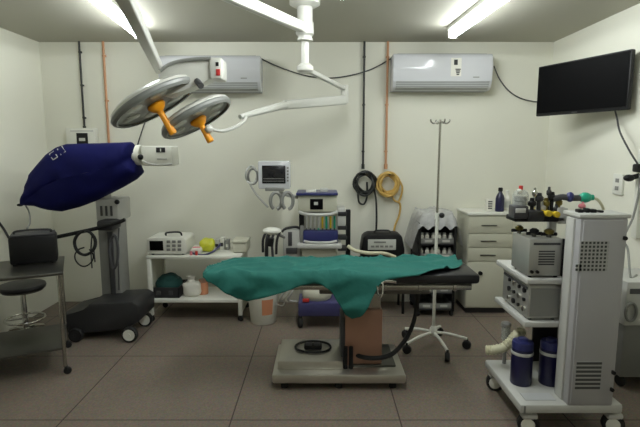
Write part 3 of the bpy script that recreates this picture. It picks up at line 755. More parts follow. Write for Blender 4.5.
m = MB(); m.prect(310, 199, 323, 209.5, AY + .012, .012, .002); sc_ = m.build('display', 'screen', am)
MB().prect(314, 202, 318, 205, AY + .009, .004, 0).build('readout', 'clip', sc_)
m = MB(); m.prect(296, 193, 338, 195.6, AY - .01, .36, .005); m.build('top_shelf', 'navyp', am)
MB().prect(306, 190, 316, 193, AY + .06, .12, .005).build('top_tray', 'white', am)
MB().prect(320, 188.5, 328, 193, AY + .1, .08, .005).build('top_unit', 'lgrey', am)
MB().prect(337.5, 208, 345.5, 230, AY + .03, .2, .006).build('vaporizer', 'lgrey', am)
MB().prect(346, 210, 350.5, 260, AY + .04, .06, .004).build('mast', 'black', am)
for y in (212, 226, 236, 247): MB().prect(338, y, 347, y + 4, AY + .02, .1, .004).build('mast_clamp', 'charcoal', am)
m = MB(); m.tube([at(348, 246, AY + .02), at(355, 250.5, AY - .02), at(368, 253, AY - .04), at(384, 253.5, AY - .03), at(395, 257, AY + .04)], .017, 10); m.build('breathing_hose', 'cloudy', am)
# left side: breathing block
MB().prect(283, 230, 300, 258, AY + .04, .2, .012).build('absorber_block', 'lgrey', am)
MB().prect(288, 232, 292, 246, AY + .032, .02, .003).build('block_gauge', 'dgrey', am)
MB().prect(286, 248, 297, 254, AY + .03, .03, .004).build('block_knob', 'dgrey', am)
m = MB(); m.tube([at(282, 232, AY + .05), at(286, 228.5, AY + .05), at(296, 227, AY + .05), at(301, 229, AY + .08)], .012); m.build('block_pipe', 'charcoal', am)
m = MB(); m.ball(at(272, 231, AY - .02), .085, (1, .7, .42), 20); m.build('canopy', 'white', am)
m = MB(); m.cyl(at(275, 233, AY - .01), at(286, 238, AY + .06), .014); m.build('canopy_arm', 'grey', am)
for px, y1 in ((264, 252), (268, 256), (273, 259), (278, 254)):
    m = MB(); m.tube([at(px + 2, 232, AY - .03), at(px - 1, 240, AY - .05), at(px - 2 + random.random() * 3, y1, AY - .03)], .012 if px != 268 else .017, 8); m.build('dangling_hose', 'dgrey' if px % 2 else 'charcoal', am)
m = MB(); m.cyl(at(271, 238, AY - .04), at(270, 246, AY - .04), .03); m.build('hose_connector', 'black', am)
# under the table: hanging hoses and things on the base
for px, mt in ((288, 'lgrey'), (292, 'white'), (296, 'lgrey')):
    m = MB(); m.tube([at(px, 262, AY + .04), at(px + 2, 278, AY - .04), at(px - 4, 292, AY - .08), at(px - 8, 300, AY - .04), at(px + 1, 301.5, AY)], .01, 8); m.build('drain_hose', mt, am)
bgx = at(317, 296, 4.25).x
sb = thing('supply_bag', 'beige lumpy bag resting on purple machine base under the table', 'bag', (bgx, 4.31, bz))
m = MB(); m.ball((bgx, 4.30, bz + .045), 1, (.14, .1, .09), 24)
for v in m.bm.verts: v.co.z = max(bz + .001, v.co.z + .02 * noise.noise(v.co * 15))
m.build('bag_body', 'cream', sb)
MB().box((bgx - .1, 4.19, bz + .018), (.06, .03, .03), bev=.006).build('red_tab', 'red', sb)

# patient monitor on the machine, on an arm
pm = thing('patient_monitor', 'white patient monitor with dark screen above the anesthesia machine', 'monitor', (at(274, 188, 4.30).x, 4.38, at(274, 190, 4.30).z))
MB().prect(258, 161, 290, 189, 4.30, .12, .014).build('housing', 'acw', pm)
MB().prect(262, 165.5, 285.5, 183.5, 4.294, .012, .002).build('screen', 'screen2', pm)
m = MB()
for k in range(2): m.prect(263, 178.5 + 2.4 * k, 284, 179 + 2.4 * k, 4.2925, .004, 0)
m.build('screen_trace', 'grey', pm)
m = MB()
for k in range(5): m.prect(286.8, 167 + 3.2 * k, 288.6, 168.8 + 3.2 * k, 4.293, .01, .001)
m.build('buttons', 'grey', pm)
MB().prect(265, 187.5, 284, 191, 4.28, .14, .006).build('stand', 'grey', pm)
m = MB(); m.tube([at(276, 190, 4.38), at(284, 194, 4.40), at(298, 197, 4.43)], .018); m.build('mount_arm', 'lgrey', pm)
for r_, ox_ in ((7, 0), (6, 1.5)):
    m = MB(); m.tube([at(251.5 + ox_ + r_ * .8 * math.cos(k * PI / 5), 175 + ox_ + r_ * 1.25 * math.sin(k * PI / 5), 4.34 + .02 * math.sin(k * 2)) for k in range(10)], .010, 8, 3, True); m.build('cable_loop', 'lgrey' if r_ == 7 else 'grey', pm)
m = MB(); m.tube([at(250, 184, 4.34), at(256, 194, 4.34), at(264, 203, 4.34), at(268, 207, 4.36)], .010); m.build('sensor_cable', 'lgrey', pm)
for cx_ in (276, 287.5):
    m = MB(); m.tube([at(cx_ + 5.5 * math.cos(a), 201 + 8.5 * math.sin(a), 4.26 + .015 * math.cos(a)) for a in [PI * (-1.35 + 1.7 * k / 11 * 1.05) for k in range(12)]], .016, 8, 3); m.build('breathing_loop', 'grey', pm)

# ------------------------------------------------------------------ black case on a stand in front of the wall
BXa, BXb = at(362, 250, 4.60).x, at(404, 250, 4.60).x
zc = at(382, 262, 4.60).z
cst = thing('equipment_stand', 'low black metal stand beneath the black case with pale label', 'stand', ((BXa + BXb) / 2, 4.72, 0))
MB().span((BXa - .01, 4.57, zc - .03), (BXb + .02, 4.88, zc), .004).build('top', 'charcoal', cst)
MB().span((BXa + .01, 4.60, .2), (BXb, 4.86, .22), .004).build('shelf', 'charcoal', cst)
for X in (BXa + .01, BXb):
    for Y in (4.59, 4.86): MB().span((X - .012, Y - .012, 0), (X + .012, Y + .012, zc - .028), .003).build('leg', 'black', cst)
gx0, gx1 = BXb - .19, BXb - .02
sbx = thing('supply_box', 'grey box on the shelf of the low black stand', 'box', ((gx0 + gx1) / 2, 4.68, .22))
MB().span((gx0, 4.62, .22), (gx1, 4.80, .36), .006).build('carton', 'grey', sbx)
MB().span((gx0 + .03, 4.616, .25), (gx1 - .03, 4.622, .31)).build('printed_label', 'lgrey', sbx)
sc2 = thing('equipment_case', 'black case with pale label panel hanging hoses above it', 'case', ((BXa + BXb) / 2, 4.68, zc))
m = MB(); z1 = at(382, 234, 4.60).z
sh = [(BXa, zc), (BXb, zc), (BXb + .01, zc + .12), (BXb - .02, z1 - .02), (BXb - .06, z1), (BXa + .06, z1), (BXa + .01, z1 - .03), (BXa - .01, zc + .12)]
m.prism([(x, 4.60, z) for x, z in sh], (0, .2, 0), .02); m.build('shell', 'black', sc2)
m = MB(); m.prect(368, 239.5, 396, 250, 4.592, .012, .003); lp = m.build('label_panel', 'clip', sc2)
m = MB()
for k in range(5): m.prect(371 + 4.6 * k, 245.5, 374.4 + 4.6 * k, 247.5, 4.5895, .004, 0)
m.prect(374, 241.5, 386, 243, 4.5895, .004, 0)
m.build('label_print', 'grey', lp)
m = MB(); m.tube([((BXa + BXb) / 2 - .08, 4.68, z1 - .004), ((BXa + BXb) / 2 - .06, 4.68, z1 + .02), ((BXa + BXb) / 2 + .06, 4.68, z1 + .02), ((BXa + BXb) / 2 + .08, 4.68, z1 - .004)], .008); m.build('handle', 'charcoal', sc2)

# ------------------------------------------------------------------ black rack under a clear plastic sheet
GY = 4.50
g0, g1 = at(418, 260, GY).x, at(456, 260, GY).x
zt3 = at(434, 224, GY).z
rk = thing('supply_rack', 'black shelf rack of grey trays behind the drip pole', 'rack', ((g0 + g1) / 2, GY + .18, 0))
for X in (g0 + .012, g1 - .012):
    for Y in (GY + .012, GY + .37): MB().span((X - .012, Y - .012, .05), (X + .012, Y + .012, zt3), .003).build('post', 'black', rk)
    MB().span((X - .004, GY + .02, .09), (X + .004, GY + .36, zt3 - .01)).build('side_panel', 'charcoal', rk)
MB().span((g0 + .01, GY + .37, .09), (g1 - .01, GY + .378, zt3 - .01)).build('back_panel', 'charcoal', rk)
for X in (g0 + .02, g1 - .02):
    for Y in (GY + .03, GY + .36):
        m = MB(); m.lathe([(0, -.012), (.022, -.012), (.026, -.006), (.026, .006), (.022, .012), (0, .012)], (X, Y, .026), 14, (1, .3, 0)); m.cyl((X, Y, .03), (X, Y, .06), .01); m.build('caster', 'rubber', rk)
shelves = [at(434, y, GY).z for y in (244, 259, 276, 293, 309)]
for z in shelves + [zt3 + .012]: MB().span((g0, GY, z - .012), (g1, GY + .37, z), .002).build('shelf', 'charcoal', rk)
rank = ['top', 'second', 'third', 'fourth', 'lowest']
first = None
for i, z in enumerate(shelves):
    for j in range(2):
        X = g0 + (g1 - g0) * (.27 + .46 * j)
        lb = 'grey tray on the %s shelf of black rack, %s the drip pole' % (rank[i], 'left of' if j == 0 else 'right of')
        if first is None:
            t_ = thing('supply_tray', lb, 'tray', (X, GY + .015, z), 0, 'grey trays in the black rack')
            m = MB(); w = (g1 - g0) * .42
            m.span((-w / 2, 0, 0), (w / 2, .3, .006)); m.span((-w / 2, 0, 0), (w / 2, .006, .05), .001); m.span((-w / 2, .294, 0), (w / 2, .3, .06)); m.span((-w / 2, 0, 0), (-w / 2 + .006, .3, .055)); m.span((w / 2 - .006, 0, 0), (w / 2, .3, .055))
            m.build('tub', 'grey', t_, local=True)
            m = MB(); m.span((-.035, -.004, .014), (.035, .001, .036)); m.build('label_holder', 'lgrey', t_, local=True)
            first = t_
        else:
            t_ = copy_tree(first); t_.location = (X, GY + .015, z); t_['label'] = lb
fv = None; vn = 0
for i in (0, 1, 3):
    for j in range(2):
        for k in range(3):
            X = g0 + (g1 - g0) * (.27 + .46 * j) + (k - 1) * .055
            pos = (X, GY + .06 + .02 * ((k + i) % 2), shelves[i] + .007)
            lb = '%s white vial of three, %s rack shelf, tray %s the drip pole' % (('leftmost', 'middle', 'rightmost')[k], rank[i], 'left of' if j == 0 else 'right of')
            if fv is None:
                fv = thing('vial', lb, 'vial', pos, 0, 'white vials in the rack trays')
                m = MB(); m.lathe([(0, 0), (.019, 0), (.02, .004), (.02, .06), (.012, .07), (.012, .076), (0, .076)], (0, 0, 0), 14); m.build('body', 'paper', fv, local=True)
                m = MB(); m.lathe([(0, .075), (.014, .075), (.014, .088), (0, .089)], (0, 0, 0), 14); m.build('cap', 'lgrey', fv, local=True)
            else:
                q = copy_tree(fv); q.location = pos; q['label'] = lb
# clear sheet bunched over the top
m = MB(); nx, ny = 26, 18
Z0 = zt3 + .018
grid = []
for i in range(nx + 1):
    row = []
    for j in range(ny + 1):
        u, v = i / nx, j / ny
        x = g0 - .07 + (g1 - g0 + .12) * u; y = GY - .04 + .45 * v
        inx = g0 - .005 <= x <= g1 + .005; iny = GY - .012 <= y <= GY + .39
        hump = .085 * min(1, 9 * min(1, max(0, (x - g0) / (g1 - g0))) * (1 - min(1, max(0, (x - g0) / (g1 - g0)))) * 1.2) * min(1, .6 + 2 * v) + .03 * noise.noise(Vector((x * 9, y * 9, 2))) + .02 * noise.noise(Vector((x * 26, y * 20, 5)))
        z = Z0 + max(.004, hump)
        if not inx: z = Z0 - abs(x - (g0 if x < g0 else g1)) * (3.6 if x < g0 else 4.5)
        if not iny and v < .5: z = min(z, Z0 - .05 + .02 * math.sin(x * 60))
        row.append(m.bm.verts.new((x, y, z)))
    grid.append(row)
for i in range(nx):
    for j in range(ny): m.bm.faces.new((grid[i][j], grid[i + 1][j], grid[i + 1][j + 1], grid[i][j + 1]))
o = m.build('plastic_sheet', 'film', smooth=80); tag(o, 'bunched clear plastic sheet draped over the black rack', 'plastic sheet')

# ------------------------------------------------------------------ drawer cabinet
CY = 4.57
c0_, c1_ = at(467, 262, CY).x, at(511.5, 262, CY).x
cz = at(485, 213, CY).z
dc = thing('drawer_cabinet', 'cream drawer cabinet against the back wall beside the black rack', 'cabinet', ((c0_ + c1_) / 2, CY, 0))
MB().span((c0_, CY + .016, .06), (c1_, BY - .005, cz - .022), .004).build('body', 'cream', dc)
MB().span((c0_ + .02, CY + .05, 0), (c1_ - .02, BY - .02, .062)).build('plinth', 'charcoal', dc)
MB().span((c0_ - .008, CY - .01, cz - .022), (c1_ + .008, BY - .004, cz), .004).build('top', 'white', dc)
zs = [at(485, y, CY).z for y in (216, 233.5, 247.5, 261.5)]
for a_, b__ in zip(zs, zs[1:]):
    d = MB().span((c0_ + .006, CY, b__ + .004), (c1_ - .006, CY + .018, a_ - .004), .003).build('drawer', 'cream', dc)
    zz = (a_ + b__) / 2 - .005; xm = at(488.5, 240, CY).x
    MB().span((xm - .075, CY - .012, zz - .006), (xm + .075, CY + .002, zz + .004), .003).build('handle', 'dsteel', d)
d = MB().span((c0_ + .006, CY, .075), (c1_ - .006, CY + .018, zs[3] - .004), .003).build('door', 'cream', dc)
lk = at(480, 273, CY)
MB().cyl((lk.x, CY - .02, lk.z), (lk.x, CY + .002, lk.z), .02).build('lock', 'black', d)
MB().box((at(503, 285, CY).x, CY - .008, .5), (.01, .014, .1), bev=.003).build('door_handle', 'dsteel', d)
# on the cabinet
def bottle(name, x, y, z, R, H, mb_, mc, label, cat='bottle', group=None, bands=None):
    r = thing(name, label, cat, (x, y, z), 0, group)
    m = MB(); m.lathe([(0, 0), (R * .9, 0), (R, R * .12), (R, H * .55), (R * .85, H * .66), (R * .42, H * .8), (R * .38, H * .86), (0, H * .86)], (x, y, z), 20); m.build('body', mb_, r)
    m = MB(); m.lathe([(0, H * .85), (R * .52, H * .85), (R * .52, H * .97), (R * .4, H), (0, H)], (x, y, z), 20); m.build('cap', mc, r)
    if bands:
        m = MB(); m.lathe([(R * 1.01, H * .15), (R * 1.015, H * .16), (R * 1.015, H * .45), (R * 1.01, H * .46)], (x, y, z), 20); m.build('label_band', bands, r)
    return r
p = at(499.5, 210, CY + .12); bottle('bottle', p.x, CY + .12, cz, .042, .235, 'bottleb', 'black', 'cobalt blue bottle with black cap on cream drawer cabinet')
p = at(509, 210, CY + .2)
bottle('bottle', p.x - .015, CY + .22, cz, .036, .2, 'paper', 'white', 'white bottle right of the cobalt blue bottle on cream cabinet', bands='clip')
p = at(490, 209, CY + .12)
sb3 = thing('supply_box', 'small white printed box on cream cabinet left of the blue bottle', 'box', (p.x, CY + .15, cz))
MB().span((p.x - .033, CY + .12, cz), (p.x + .033, CY + .18, cz + .12), .003).build('carton', 'paper', sb3)
m = MB()
for k in range(4): m.span((p.x - .02, CY + .118, cz + .025 + .022 * k), (p.x + .02, CY + .1205, cz + .036 + .022 * k))
m.build('printed_label', 'dgrey', sb3)
p = at(475, 210, CY + .1)
ppr = MB(); ppr.box((p.x - .02, CY + .14, cz + .002), (.2, .16, .004), rz=.15); tag(ppr.build('paper_sheet', 'paper'), 'white paper lying on top of the cream drawer cabinet', 'paper')

# ------------------------------------------------------------------ drip pole
ivc = flo(440, 350); IX, IY = ivc.x - .045, ivc.y + .06
ip = thing('drip_pole', 'chrome drip pole on five castors in front of the black rack', 'drip pole', (IX, IY, 0))
ztop = at(437, 121, IY).z
MB().cyl((IX, IY, .14), (IX, IY, 1.1), .0125).build('lower_tube', 'white', ip)
MB().cyl((IX, IY, 1.08), (IX, IY, ztop + .01), .009).build('upper_tube', 'steel', ip)
MB().cyl((IX, IY, 1.07), (IX, IY, 1.12), .018).build('collar', 'white', ip)
MB().ball((IX + .035, IY - .01, 1.1), .022).build('knob', 'black', ip)
MB().cyl((IX, IY, 1.1), (IX + .03, IY - .008, 1.1), .007).build('knob_stem', 'black', ip)
for a in (0, PI, PI / 2, -PI / 2):
    d = Vector((math.cos(a + .2), math.sin(a + .2), 0)); o_ = Vector((IX, IY, ztop))
    t = MB(); t.tube([o_, o_ + d * .05 + Vector((0, 0, -.018)), o_ + d * .075 + Vector((0, 0, -.006)), o_ + d * .08 + Vector((0, 0, .012))], .006); t.build('hook', 'steel', ip)
MB().lathe([(0, .1), (.03, .1), (.036, .115), (.03, .16), (.018, .18), (0, .18)], (IX, IY, 0), 18).build('base_hub', 'white', ip)
for k in range(5):
    a = k * 2 * PI / 5 - PI / 2 + .18; ex, ey = IX + .27 * math.cos(a), IY + .27 * math.sin(a)
    t = MB(); t.tube([(IX, IY, .13), ((IX + ex) / 2, (IY + ey) / 2, .118), (ex, ey, .085)], .0125, 8); t.build('base_leg', 'white', ip)
    m = MB(); m.lathe([(0, -.018), (.03, -.018), (.036, -.01), (.036, .01), (.03, .018), (0, .018)], (ex, ey, .036), 16, (math.cos(a + 1.2), math.sin(a + 1.2), 0)); m.cyl((ex, ey, .05), (ex, ey, .092), .01); m.build('caster', 'rubber', ip)

# ------------------------------------------------------------------ operating table
BF = flo(340, 391).y          # front of the base
OY0 = BF + .04; OY1 = OY0 + .42; OZ = at(300, 259.5, OY1).z; DZ = OZ - .795; print('OT', BF, OZ)
ox0, ox1 = at(212, 275, OY0).x, at(481, 275, OY0).x
OC = (ox0 + ox1) / 2
ot = thing('operating_table', 'black padded operating table on wide stainless base under the teal drape', 'operating table', (at(340, 380, BF + 0.100).x, BF + 0.250, 0))
bx0, bx1 = at(272, 380, BF + 0.000).x, at(406, 380, BF + 0.000).x
MB().span((bx0, BF + 0.000, .05), (bx1, BF + 0.520, .115), .012).build('base_plate', 'bsteel', ot)
MB().span((bx0 + .03, BF + 0.080, .113), (at(343, 366, BF + 0.100).x, BF + 0.480, .175), .01).build('base_cover', 'bsteel', ot)
MB().span((at(350, 370, BF + 0.100).x, BF + 0.120, .113), (bx1 - .05, BF + 0.480, .13), .006).build('base_step', 'dsteel', ot)
for X in (bx0 + .08, (bx0 + bx1) / 2, bx1 - .08):
    for Y in (BF + 0.060, BF + 0.460):
        MB().cyl((X, Y, 0), (X, Y, .055), .026).build('foot', 'rubber', ot)
cx0, cx1 = at(345, 330, BF + 0.160).x, at(382, 330, BF + 0.160).x
MB().span((cx0, BF + 0.140, .113), (cx1, BF + 0.380, .52), .008).build('column_shroud', 'brown', ot)  # stainless column, the floor's reflection painted in as terracotta
MB().span((cx0 + .012, BF + 0.160, .515), (cx1 - .012, BF + 0.360, DZ + .67), .006).build('column', 'steel', ot)
MB().span((cx0 - .03, BF + 0.152, .13), (cx0 + .002, BF + 0.370, .46), .006).build('column_side', 'dgrey', ot)
for px in (345.5, 351):
    q = at(px, 360, BF + 0.090); MB().cyl((q.x, BF + 0.100, .113), (q.x, BF + 0.105, at(px, 347, BF + 0.100).z), .015).build('brake_lever', 'black', ot)
MB().span((cx0 - .18, BF + 0.040, DZ + .655), (cx1 + .3, BF + 0.360, DZ + .7), .01).build('head_carriage', 'dsteel', ot)
MB().span((ox0 + .2, OY0 + .02, DZ + .692), (ox1 - .05, OY1 - .02, DZ + .724), .004).build('top_frame', 'dsteel', ot)
for Y in (OY0 - .004, OY1 + .004):
    MB().span((ox0 + .15, Y - .008, DZ + .69), (ox1 - .06, Y + .008, DZ + .72), .003).build('side_rail', 'steel', ot)
for px in (385, 420, 455):
    X = at(px, 282, OY0).x; MB().span((X - .012, OY0 - .02, DZ + .685), (X + .012, OY0 - .004, DZ + .725), .003).build('rail_clamp', 'steel', ot)
# mattress in three sections
secs = [(ox0, ox0 + .52), (ox0 + .525, ox0 + 1.2), (ox0 + 1.205, ox1)]
m = MB(); m.prism([(ox0, OY0 + .03, DZ + .722), (ox0 + .1, OY0, DZ + .722), (secs[0][1], OY0, DZ + .722), (secs[0][1], OY1, DZ + .722), (ox0 + .19, OY1, DZ + .722), (ox0 + .02, OY0 + .17, DZ + .722)], (0, 0, OZ - .004 - DZ - .722), .02); m.build('pad', 'vinyl', ot)
for a_, b__ in secs[1:]: MB().span((a_, OY0, DZ + .722), (b__, OY1, OZ - .004), .024).build('pad', 'vinyl', ot)
# side handle under the pad and power cord
t = MB(); t.tube([at(377, 286, BF - .01), at(378, 293, BF - .03), at(380, 297, BF - .03), at(382.5, 294, BF - .03), at(383, 284, BF - .02)], .006); t.build('crank', 'chrome', ot)
t = MB(); t.tube([at(382, 283.5, BF + -0.010), at(386, 281.5, BF + -0.020), at(396, 282, BF + -0.020)], .009); t.build('rail_handle', 'chrome', ot)
t = MB(); t.tube([at(352, 352, BF + 0.200), at(362, 357, BF + 0.120), at(378, 358, BF + 0.100), at(392, 354, BF + 0.150), at(403, 343, BF + 0.220), at(411, 329, BF + 0.300), at(416, 312, BF + 0.330), at(418, 292, BF + 0.340), at(418.5, 286, BF + 0.340)], .016, 10)
t.build('power_cord', 'rubber', ot)
# coil of black cable and the foot switch lying on the base
fz = .175
fs_ = thing('foot_switch', 'black foot switch with coiled cable on stainless table base', 'foot switch', (at(313, 350, BF + 0.300).x, BF + 0.300, fz))
fx = at(313, 350, BF + 0.300).x
MB().box((fx + .0, BF + 0.300, fz + .016), (.13, .07, .032), bev=.01).build('body', 'black', fs_)
MB().box((fx - .03, BF + 0.292, fz + .036), (.045, .045, .012), bev=.004).build('pedal', 'dgrey', fs_)
MB().box((fx + .03, BF + 0.292, fz + .036), (.045, .045, .012), bev=.004).build('pedal', 'dgrey', fs_)
t = MB(); t.tube([(fx + .13 * math.cos(k * PI / 6), BF + 0.300 + .1 * math.sin(k * PI / 6), fz + .009 + .004 * (k > 12)) for k in range(21)], .007, 8, 3); t.build('cable', 'rubber', fs_)

# teal drape
edge = [(203, 277), (208, 281), (214, 284), (224, 290), (236, 298), (247, 301), (258, 298), (270, 294.5), (284, 291), (300, 285.5), (314, 283), (322, 284), (330, 290), (338, 303), (345, 314), (353, 318.5), (361, 315), (368, 305), (375, 293), (380, 283.5), (388, 279.5), (400, 277.5), (420, 274.5), (440, 272.3), (455, 270), (466, 268), (474, 265)]
def drape():
    bm = bmesh.new(); nu, nv = 150, 46
    Yf = OY0 - .022; Yb = OY1 + .012; zt = OZ + .004
    back_drop = .05; Wt = Yb - Yf
    def edge_y(px):
        for (a, ya), (b, yb) in zip(edge, edge[1:]):
            if a <= px <= b: return ya + (yb - ya) * (px - a) / (b - a)
        return edge[-1][1]
    pf = at(300, 268, Yf)
    rows = []
    for i in range(nu + 1):
        px = 202.5 + (474 - 202.5) * i / nu
        ey = edge_y(max(203, min(474, px)))
        z_e = at(px, ey, Yf).z
        if z_e < zt: total = back_drop + Wt + (zt - z_e)
        else:
            P = flo(px, ey, zt); total = back_drop + (Yb - P.y)
        X = at(px, 275, Yf).x; Yb = OY1 + .012 - max(0, (232 - px) / 30) ** 1.3 * .33; Wt = Yb - Yf
        if z_e < zt: total = back_drop + Wt + (zt - z_e)
        row = []
        for j in range(nv + 1):
            s = total * j / nv
            if s < back_drop: y, z, reg = Yb + .004, zt - (back_drop - s), 0
            elif s < back_drop + Wt: y, z, reg = Yb - (s - back_drop), zt, 1
            else: y, z, reg = Yf, zt - (s - back_drop - Wt), 2
            # round the front fold
            e = s - back_drop - Wt
            if abs(e) < .03:
                t = (e + .03) / .06; y = Yf + .03 * (1 - t) ** 2; z = zt - .03 * t ** 2
            n1 = noise.noise(Vector((X * 5, s * 7, 1.3))); n2 = noise.noise(Vector((X * 3 + s * 9, s * 3 - X * 6, 7.7)))
            rg = (1 - abs(noise.noise(Vector((X * 3.2 + s * 4, s * 9 - X * 2.2, 4.4))))) ** 4
            if reg == 1:
                z += .003 + .010 * max(0, n1) + .030 * rg * (1.1 if px > 320 else .7)
            if reg == 2:
                h = min(1, e / .12)
                y -= .004 + .034 * h * (.5 + .5 * math.sin(X * 19 + 3.4 * n2 + 5 * e)) + .016 * h * abs(n1)
            row.append(bm.verts.new((X + .01 * n2 * (reg == 2), y, z)))
        rows.append(row)
    for i in range(nu):
        for j in range(nv): bm.faces.new((rows[i][j], rows[i + 1][j], rows[i + 1][j + 1], rows[i][j + 1]))
    bmesh.ops.recalc_face_normals(bm, faces=bm.faces)
    me = bpy.data.meshes.new('surgical_drape'); bm.to_mesh(me); bm.free()
    me.polygons.foreach_set('use_smooth', [True] * len(me.polygons)); me.materials.append(M['teal'])
    o = bpy.data.objects.new('surgical_drape', me); COL.objects.link(o)
    so = o.modifiers.new('thickness', 'SOLIDIFY'); so.thickness = .003; so.offset = 1
    return tag(o, 'teal surgical cloth drape spread over the operating table', 'drape')
drape()

# ------------------------------------------------------------------ tall machine cart in the right foreground
RY0, RY1 = 2.53, 3.12
SY = RY0 + .16
rl = at(520.5, 405, RY0).x; rr = at(622, 300, RY0).x; cl = at(575, 300, RY0).x; cm = at(562, 265, SY + .03).x
ra = thing('equipment_cart', 'tall grey machine cart with open shelves in the right foreground', 'cart', ((rl + rr) / 2, RY0 + .25, 0))
zb1 = at(521, 405, RY0).z; zb0 = at(521, 414, RY0).z
MB().span((rl, RY0, zb0), (at(624, 400, RY0).x, RY1, zb1), .012).build('base', 'lgrey', ra)
MB().span((rl + .02, RY0 - .004, zb0 + .006), (rl + .03, RY0 + .003, zb1 - .006)).build('base_trim', 'grey', ra)
zs1 = at(527, 279, SY).z; zs2 = at(527, 322, SY).z; sl_ = at(527, 279, SY).x; SB = 3.18; zct = at(590, 218, RY0).z
for z in (zs1, zs2):
    MB().span((sl_, SY - .002, z - .034), (rr - .01, SB, z), .008).build('shelf', 'lgrey', ra)
MB().span((cl, RY0, zb1 - .01), (rr, SY, zct), .012).build('cabinet', 'mgrey', ra)
MB().span((at(532, 350, RY1 - .03).x, RY1 - .03, zb1 - .002), (rr - .014, RY1 - .012, zs2 - .03), .002).build('back_panel', 'charcoal', ra)
MB().span((rr - .05, RY1 - .04, zb1 - .01), (rr - .012, RY1 - .004, zs1), .006).build('rear_post', 'lgrey', ra)
MB().span((rr - .02, SY - .01, zb1 - .01), (rr - .012, RY1 - .02, zs1 + .2), .002).build('end_panel', 'mgrey', ra)
MB().span((cl + .014, RY0 - .008, zb1 + .01), (rr - .028, RY0 + .004, zct - .012), .004).build('front_panel', 'mgrey', ra)
MB().span((cl - .012, RY0 + .05, zb1), (cl + .01, SY - .03, zct - .01), .006).build('corner_post', 'lgrey', ra)
MB().span((cl - .008, RY0 - .004, zct - .003), (rr + .012, SY + .02, zct + .02), .006).build('cabinet_top', 'lgrey', ra)
for px, w, z_ in ((581, .03, .018), (588, .02, .024), (594, .03, .018), (602, .02, .012)):
    X = at(px, 216, RY0 + .06).x; MB().box((X, RY0 + .08, zct + .02 + z_ / 2), (w, .04, z_), bev=.004).build('connector', 'black', ra)
MB().prect(580, 241, 608, 271, RY0 - .011, .006, 0).build('vent_grille', 'perf', ra)
MB().prect(576, 264, 581, 271.5, RY0 - .011, .006, 0).build('vent_grille', 'perf', ra)
MB().prect(576, 362, 601, 390, RY0 - .011, .006, 0).build('vent_grille', 'slots', ra)
MB().span((rl + .05, RY0 + .05, zb1 - .002), (cl - .04, RY0 + .13, zb1 + .003)).build('base_grille', 'acslots', ra)
for px, py in ((618, 238), (616, 372), (614, 389)):
    q = at(px, py, RY0); MB().cyl((rr - .018, RY0 - .016, q.z), (rr - .018, RY0 + .0, q.z), .011).build('fastener', 'black', ra)
for X, Y in ((rl + .07, RY0 + .045), (at(619, 410, RY0).x, RY0 + .045), (rl + .06, RY1 - .05), (rr - .02, RY1 - .05)):
    m = MB(); m.lathe([(.026, -.022), (.050, -.022), (.060, -.014), (.060, .014), (.050, .022), (.026, .022), (.026, -.022)], (X, Y, .06), 20, (.25, 1, 0)); w = m.build('caster', 'rubber', ra)
    m = MB(); m.lathe([(0, -.026), (.03, -.026), (.044, -.020), (.044, .020), (.03, .026), (0, .026)], (X, Y, .06), 20, (.15, 1, 0)); m.build('wheel_hub', 'white', w)
    m = MB(); m.box((X, Y, .112), (.09, .062, .034), bev=.014); m.cyl((X, Y, .11), (X, Y, zb0 + .004), .02); m.build('fork', 'lgrey', w)
# devices on the shelves
def device(x0, x1, zlow, ztop, Y0, dep, mt, label, name, front, cat='medical device'):
    r = thing(name, label, cat, ((x0 + x1) / 2, Y0 + dep / 2, zlow))
    MB().span((x0, Y0, zlow + .012), (x1, Y0 + dep, ztop), .008).build('case', mt, r)
    for X in (x0 + .025, x1 - .025):
        for Y in (Y0 + .03, Y0 + dep - .03): MB().cyl((X, Y, zlow), (X, Y, zlow + .014), .011).build('foot', 'rubber', r)
    front(r, x0, x1, zlow + .012, ztop, Y0, dep)
    return r
def fr1(r, x0, x1, a, b, Y, dep):
    w = x1 - x0; h = b - a
    m = MB(); 
    for k in range(6): m.span((x0 + w * .28, Y - .003, a + h * (.30 + .07 * k)), (x0 + w * .74, Y + .002, a + h * (.335 + .07 * k)))
    m.build('vent_slots', 'dgrey', r)
    MB().span((x0 + w * .12, Y - .004, b - h * .16), (x1 - w * .12, Y + .002, b - h * .10)).build('trim', 'dgrey', r)
    MB().span((x1 - .012, Y - .01, a + h * .0), (x1 + .006, Y + .02, b), .003).build('edge_guard', 'black', r)
    for k in (.1, .26): MB().cyl((x0 + w * k, Y - .014, a + h * .12), (x0 + w * k, Y + .002, a + h * .12), .009).build('knob', 'black', r)
dx0, dx1 = at(528.5, 262, SY + .02).x, cm
device(dx0, dx1, zs1, at(540, 239, SY + .02).z, SY + .02, .25, 'alum', 'aluminium device with vent slots at front of the top cart shelf', 'gas_module', fr1)
def fr2(r, x0, x1, a, b, Y, dep):
    MB().span((x0 + .02, Y - .003, a + .03), (x1 - .02, Y + .002, b - .03)).build('front_plate', 'lgrey', r)
    MB().cyl(((x0 + x1) / 2, Y - .016, a + .02), ((x0 + x1) / 2, Y, a + .02), .012).build('knob', 'black', r)
def fr3(r, x0, x1, a, b, Y, dep):
    h = b - a
    for j in range(3):
        for i in range(4):
            MB().cyl((x0 - .012, Y + .05 + .075 * i, a + h * (.22 + .28 * j)), (x0 + .003, Y + .05 + .075 * i, a + h * (.22 + .28 * j)), .011 if (i + j) % 2 else .016).build('knob', 'black' if (i * 2 + j) % 3 else 'chrome', r)
    MB().span((x0 - .004, Y + .02, b - .035), (x0 + .002, Y + dep - .02, b - .02)).build('trim', 'dgrey', r)
    MB().span((x0 + .01, Y - .003, a + .015), (x1 - .01, Y + .002, b - .02)).build('side_plate', 'grey', r)
